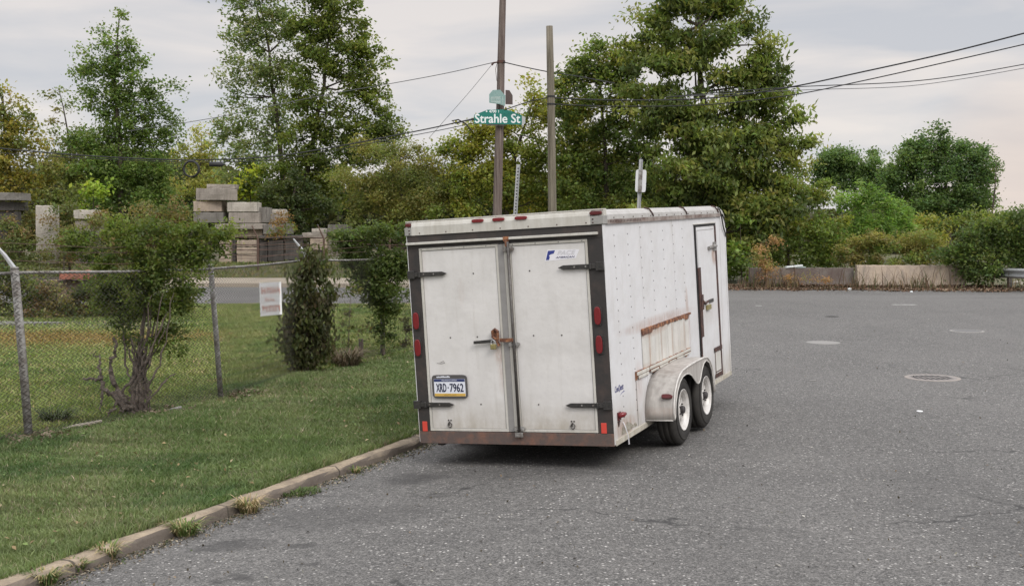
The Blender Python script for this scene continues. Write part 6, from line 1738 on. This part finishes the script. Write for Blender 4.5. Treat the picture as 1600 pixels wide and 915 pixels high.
# sign posts behind the trailer
def stake(label, ut, vt, ub, vb, Y, wpx, holes=True):
    t0, b1 = at(ut, vt, Y), at(ub, vb, Y)
    k = (0.0 - b1[2]) / (t0[2] - b1[2]); g0 = b1 + (t0 - b1) * k
    o = thing('sign_post', label, 'sign post', tuple(g0))
    d = t0 - g0; w_ = wpx / FPX * Y
    L_ = np.linalg.norm(d)
    m = MB()
    m.box(-w_ / 2, -w_ / 2 + 0.008, -0.03, 0.012, 0, L_); m.box(w_ / 2 - 0.008, w_ / 2, -0.03, 0.012, 0, L_); m.box(-w_ / 2 + 0.0081, w_ / 2 - 0.0081, 0.0, 0.010, 0, L_)
    q = m.build('channel', M['galv_light'], o)
    if holes:
        h = MB()
        for i in range(int(L_ / 0.06)): h.box(-0.011, 0.011, -0.003, -0.0005, 0.03 + i * 0.06, 0.055 + i * 0.06)
        h.build('punched_hole', M['dark'], q)
    rot = Vector((0, 0, 1)).rotation_difference(Vector(d.tolist()))
    o.rotation_mode = 'QUATERNION'; o.rotation_quaternion = rot
    return o, d, g0
stake('leaning galvanised channel post with no sign behind the trailer', 810, 257, 805, 337, 22, 6)
o, d, g0 = stake('galvanised post carrying a narrow white sign seen from behind', 1001.5, 249, 998, 325, 21, 5.5, False)
zz = (at(1000, 300, 21) - g0)[2]; z2 = (at(1000, 265, 21) - g0)[2]
wv = 8.3 / FPX * 21
m = MB(); pts = []
cz_, hz_ = (zz + z2) / 2, (z2 - zz) / 2
for i in range(28):
    a = 2 * math.pi * i / 28; ca, sa = math.cos(a), math.sin(a)
    pts.append((wv * abs(ca) ** 0.25 * np.sign(ca) + 0.01, cz_ + hz_ * abs(sa) ** 0.25 * np.sign(sa)))
m.prism(pts, -0.045, -0.031, 1); m.build('sign_plate', mat('sign_plate_white', (0.66, 0.67, 0.68), 0.45, noise=(5, 0.2), col2=(0.56, 0.56, 0.57)), o)
m = MB(); m.box(-0.035, 0.035, -0.052, -0.0455, cz_ - hz_, cz_ + hz_); m.build('stiffener', M['galv'], o)

# ------------------------------------------------------------------ overhead cables
def cable(label, pts, r=0.014, mt='cable', extra=None, group='overhead cables'):
    P = [at(u, v, Y) for (u, v, Y) in pts]
    # smooth through points (Catmull-Rom)
    Q = []
    for i in range(len(P) - 1):
        p0 = P[max(i - 1, 0)]; p1_ = P[i]; p2_ = P[i + 1]; p3_ = P[min(i + 2, len(P) - 1)]
        for q in np.linspace(0, 1, 6, endpoint=False):
            Q.append(0.5 * ((2 * p1_) + (-p0 + p2_) * q + (2 * p0 - 5 * p1_ + 4 * p2_ - p3_) * q * q + (-p0 + 3 * p1_ - 3 * p2_ + p3_) * q ** 3))
    Q.append(P[-1])
    m = MB(); m.tube(Q, r * 0.85, 6)
    return tag(m.build('overhead_cable', M[mt]), label, 'cable', group)
cable('thick black cable rising to the upper right corner, the highest one', [(866, 153, 27), (960, 156.5, 27), (1100, 154, 26), (1225, 138, 25), (1350, 112, 24), (1480, 83, 23), (1620, 47, 22)], 0.017)
cable('black cable running just under the highest one at the right', [(866, 163, 27), (960, 166, 27), (1100, 164, 26), (1235, 149, 25), (1350, 126, 24), (1480, 97, 23), (1620, 65, 22)], 0.013)
cable('thinner cable third from the top at the right edge', [(1040, 152, 30), (1225, 137, 30), (1400, 129, 30), (1500, 118, 30), (1620, 97, 30)], 0.014)
cable('faint grey cable lowest at the right edge', [(1040, 152, 31), (1250, 141, 31), (1400, 136, 31), (1500, 124, 31), (1620, 103, 31)], 0.010, 'cable_grey')
cable('black cable from the brown pole top down to the grey pole and into the trees', [(786, 97, 27.4), (820, 105, 27.2), (860, 113, 27.1), (900, 119, 28), (960, 130, 30)], 0.014)
cable('black cable sagging from the grey pole down to the street sign', [(862, 152, 27), (830, 158, 27.1), (805, 166, 27.1), (788, 172, 27.2)], 0.014)
cable('thin grey cable going up left from the brown pole top', [(770, 98, 27.5), (700, 114, 28), (615, 130, 29), (500, 150, 30), (330, 185, 32), (200, 205, 34)], 0.010, 'cable_grey')
cable('very thin guy line slanting down left from the brown pole', [(768, 102, 27.5), (735, 142, 27.5), (700, 182, 27.5), (670, 216, 27.5)], 0.006, 'cable_grey')
cable('upper black cable sagging across the left trees to the street sign', [(-40, 228, 25), (90, 240, 25.5), (200, 247, 26), (300, 250, 26), (420, 245, 26.5), (520, 230, 27), (600, 215, 27), (680, 199, 27.3), (742, 185, 27.4)], 0.017)
cable('lower black cable twinned under the upper one across the left trees', [(-40, 236, 25), (90, 245, 25.5), (200, 250, 26), (300, 253.5, 26), (420, 250, 26.5), (520, 235, 27), (600, 220, 27), (680, 205, 27.3), (742, 192, 27.4)], 0.010)
c0 = at(299, 264, 25.9)
m = MB()
for k in range(4):
    P = []
    rr_ = 0.165 + 0.008 * (k % 2)
    for a in np.linspace(0, 2 * math.pi, 25): P.append((rr_ * math.cos(a), 0.012 * k - 0.02, rr_ * 1.03 * math.sin(a)))
    m.tube(P, 0.019, 6, False)
o = tag(m.build('cable_coil', M['cable'], smooth=True), 'round black coil of spare cable hung from the overhead line', 'cable coil'); o.location = c0
c0 = at(338, 257, 25.9)
m = MB(); m.lathe([(-0.155, 0.02), (-0.15, 0.05), (0.13, 0.056), (0.15, 0.03), (0.19, 0.015)], (0, 0, 0), 0, 14); m.tube([(-0.1, 0, 0.05), (-0.1, 0, 0.09)], 0.01, 6); m.tube([(0.1, 0, 0.05), (0.1, 0, 0.09)], 0.01, 6)
o = tag(m.build('splice_case', M['cable'], smooth=True), 'black cylindrical splice case hung beside the cable coil', 'splice case'); o.location = c0
m = MB()
b0 = at(715, 192, 27.3)
m.tube([at(742, 187, 27.3) - b0, at(725, 189, 27.3) - b0, at(712, 193, 27.3) - b0, at(706, 189, 27.3) - b0, at(716, 187, 27.3) - b0, at(728, 194, 27.3) - b0, at(736, 203, 27.3) - b0], 0.016, 6)
o = tag(m.build('cable_loop', M['cable']), 'small tangled loop of cable left of the street sign', 'cable'); o.location = b0
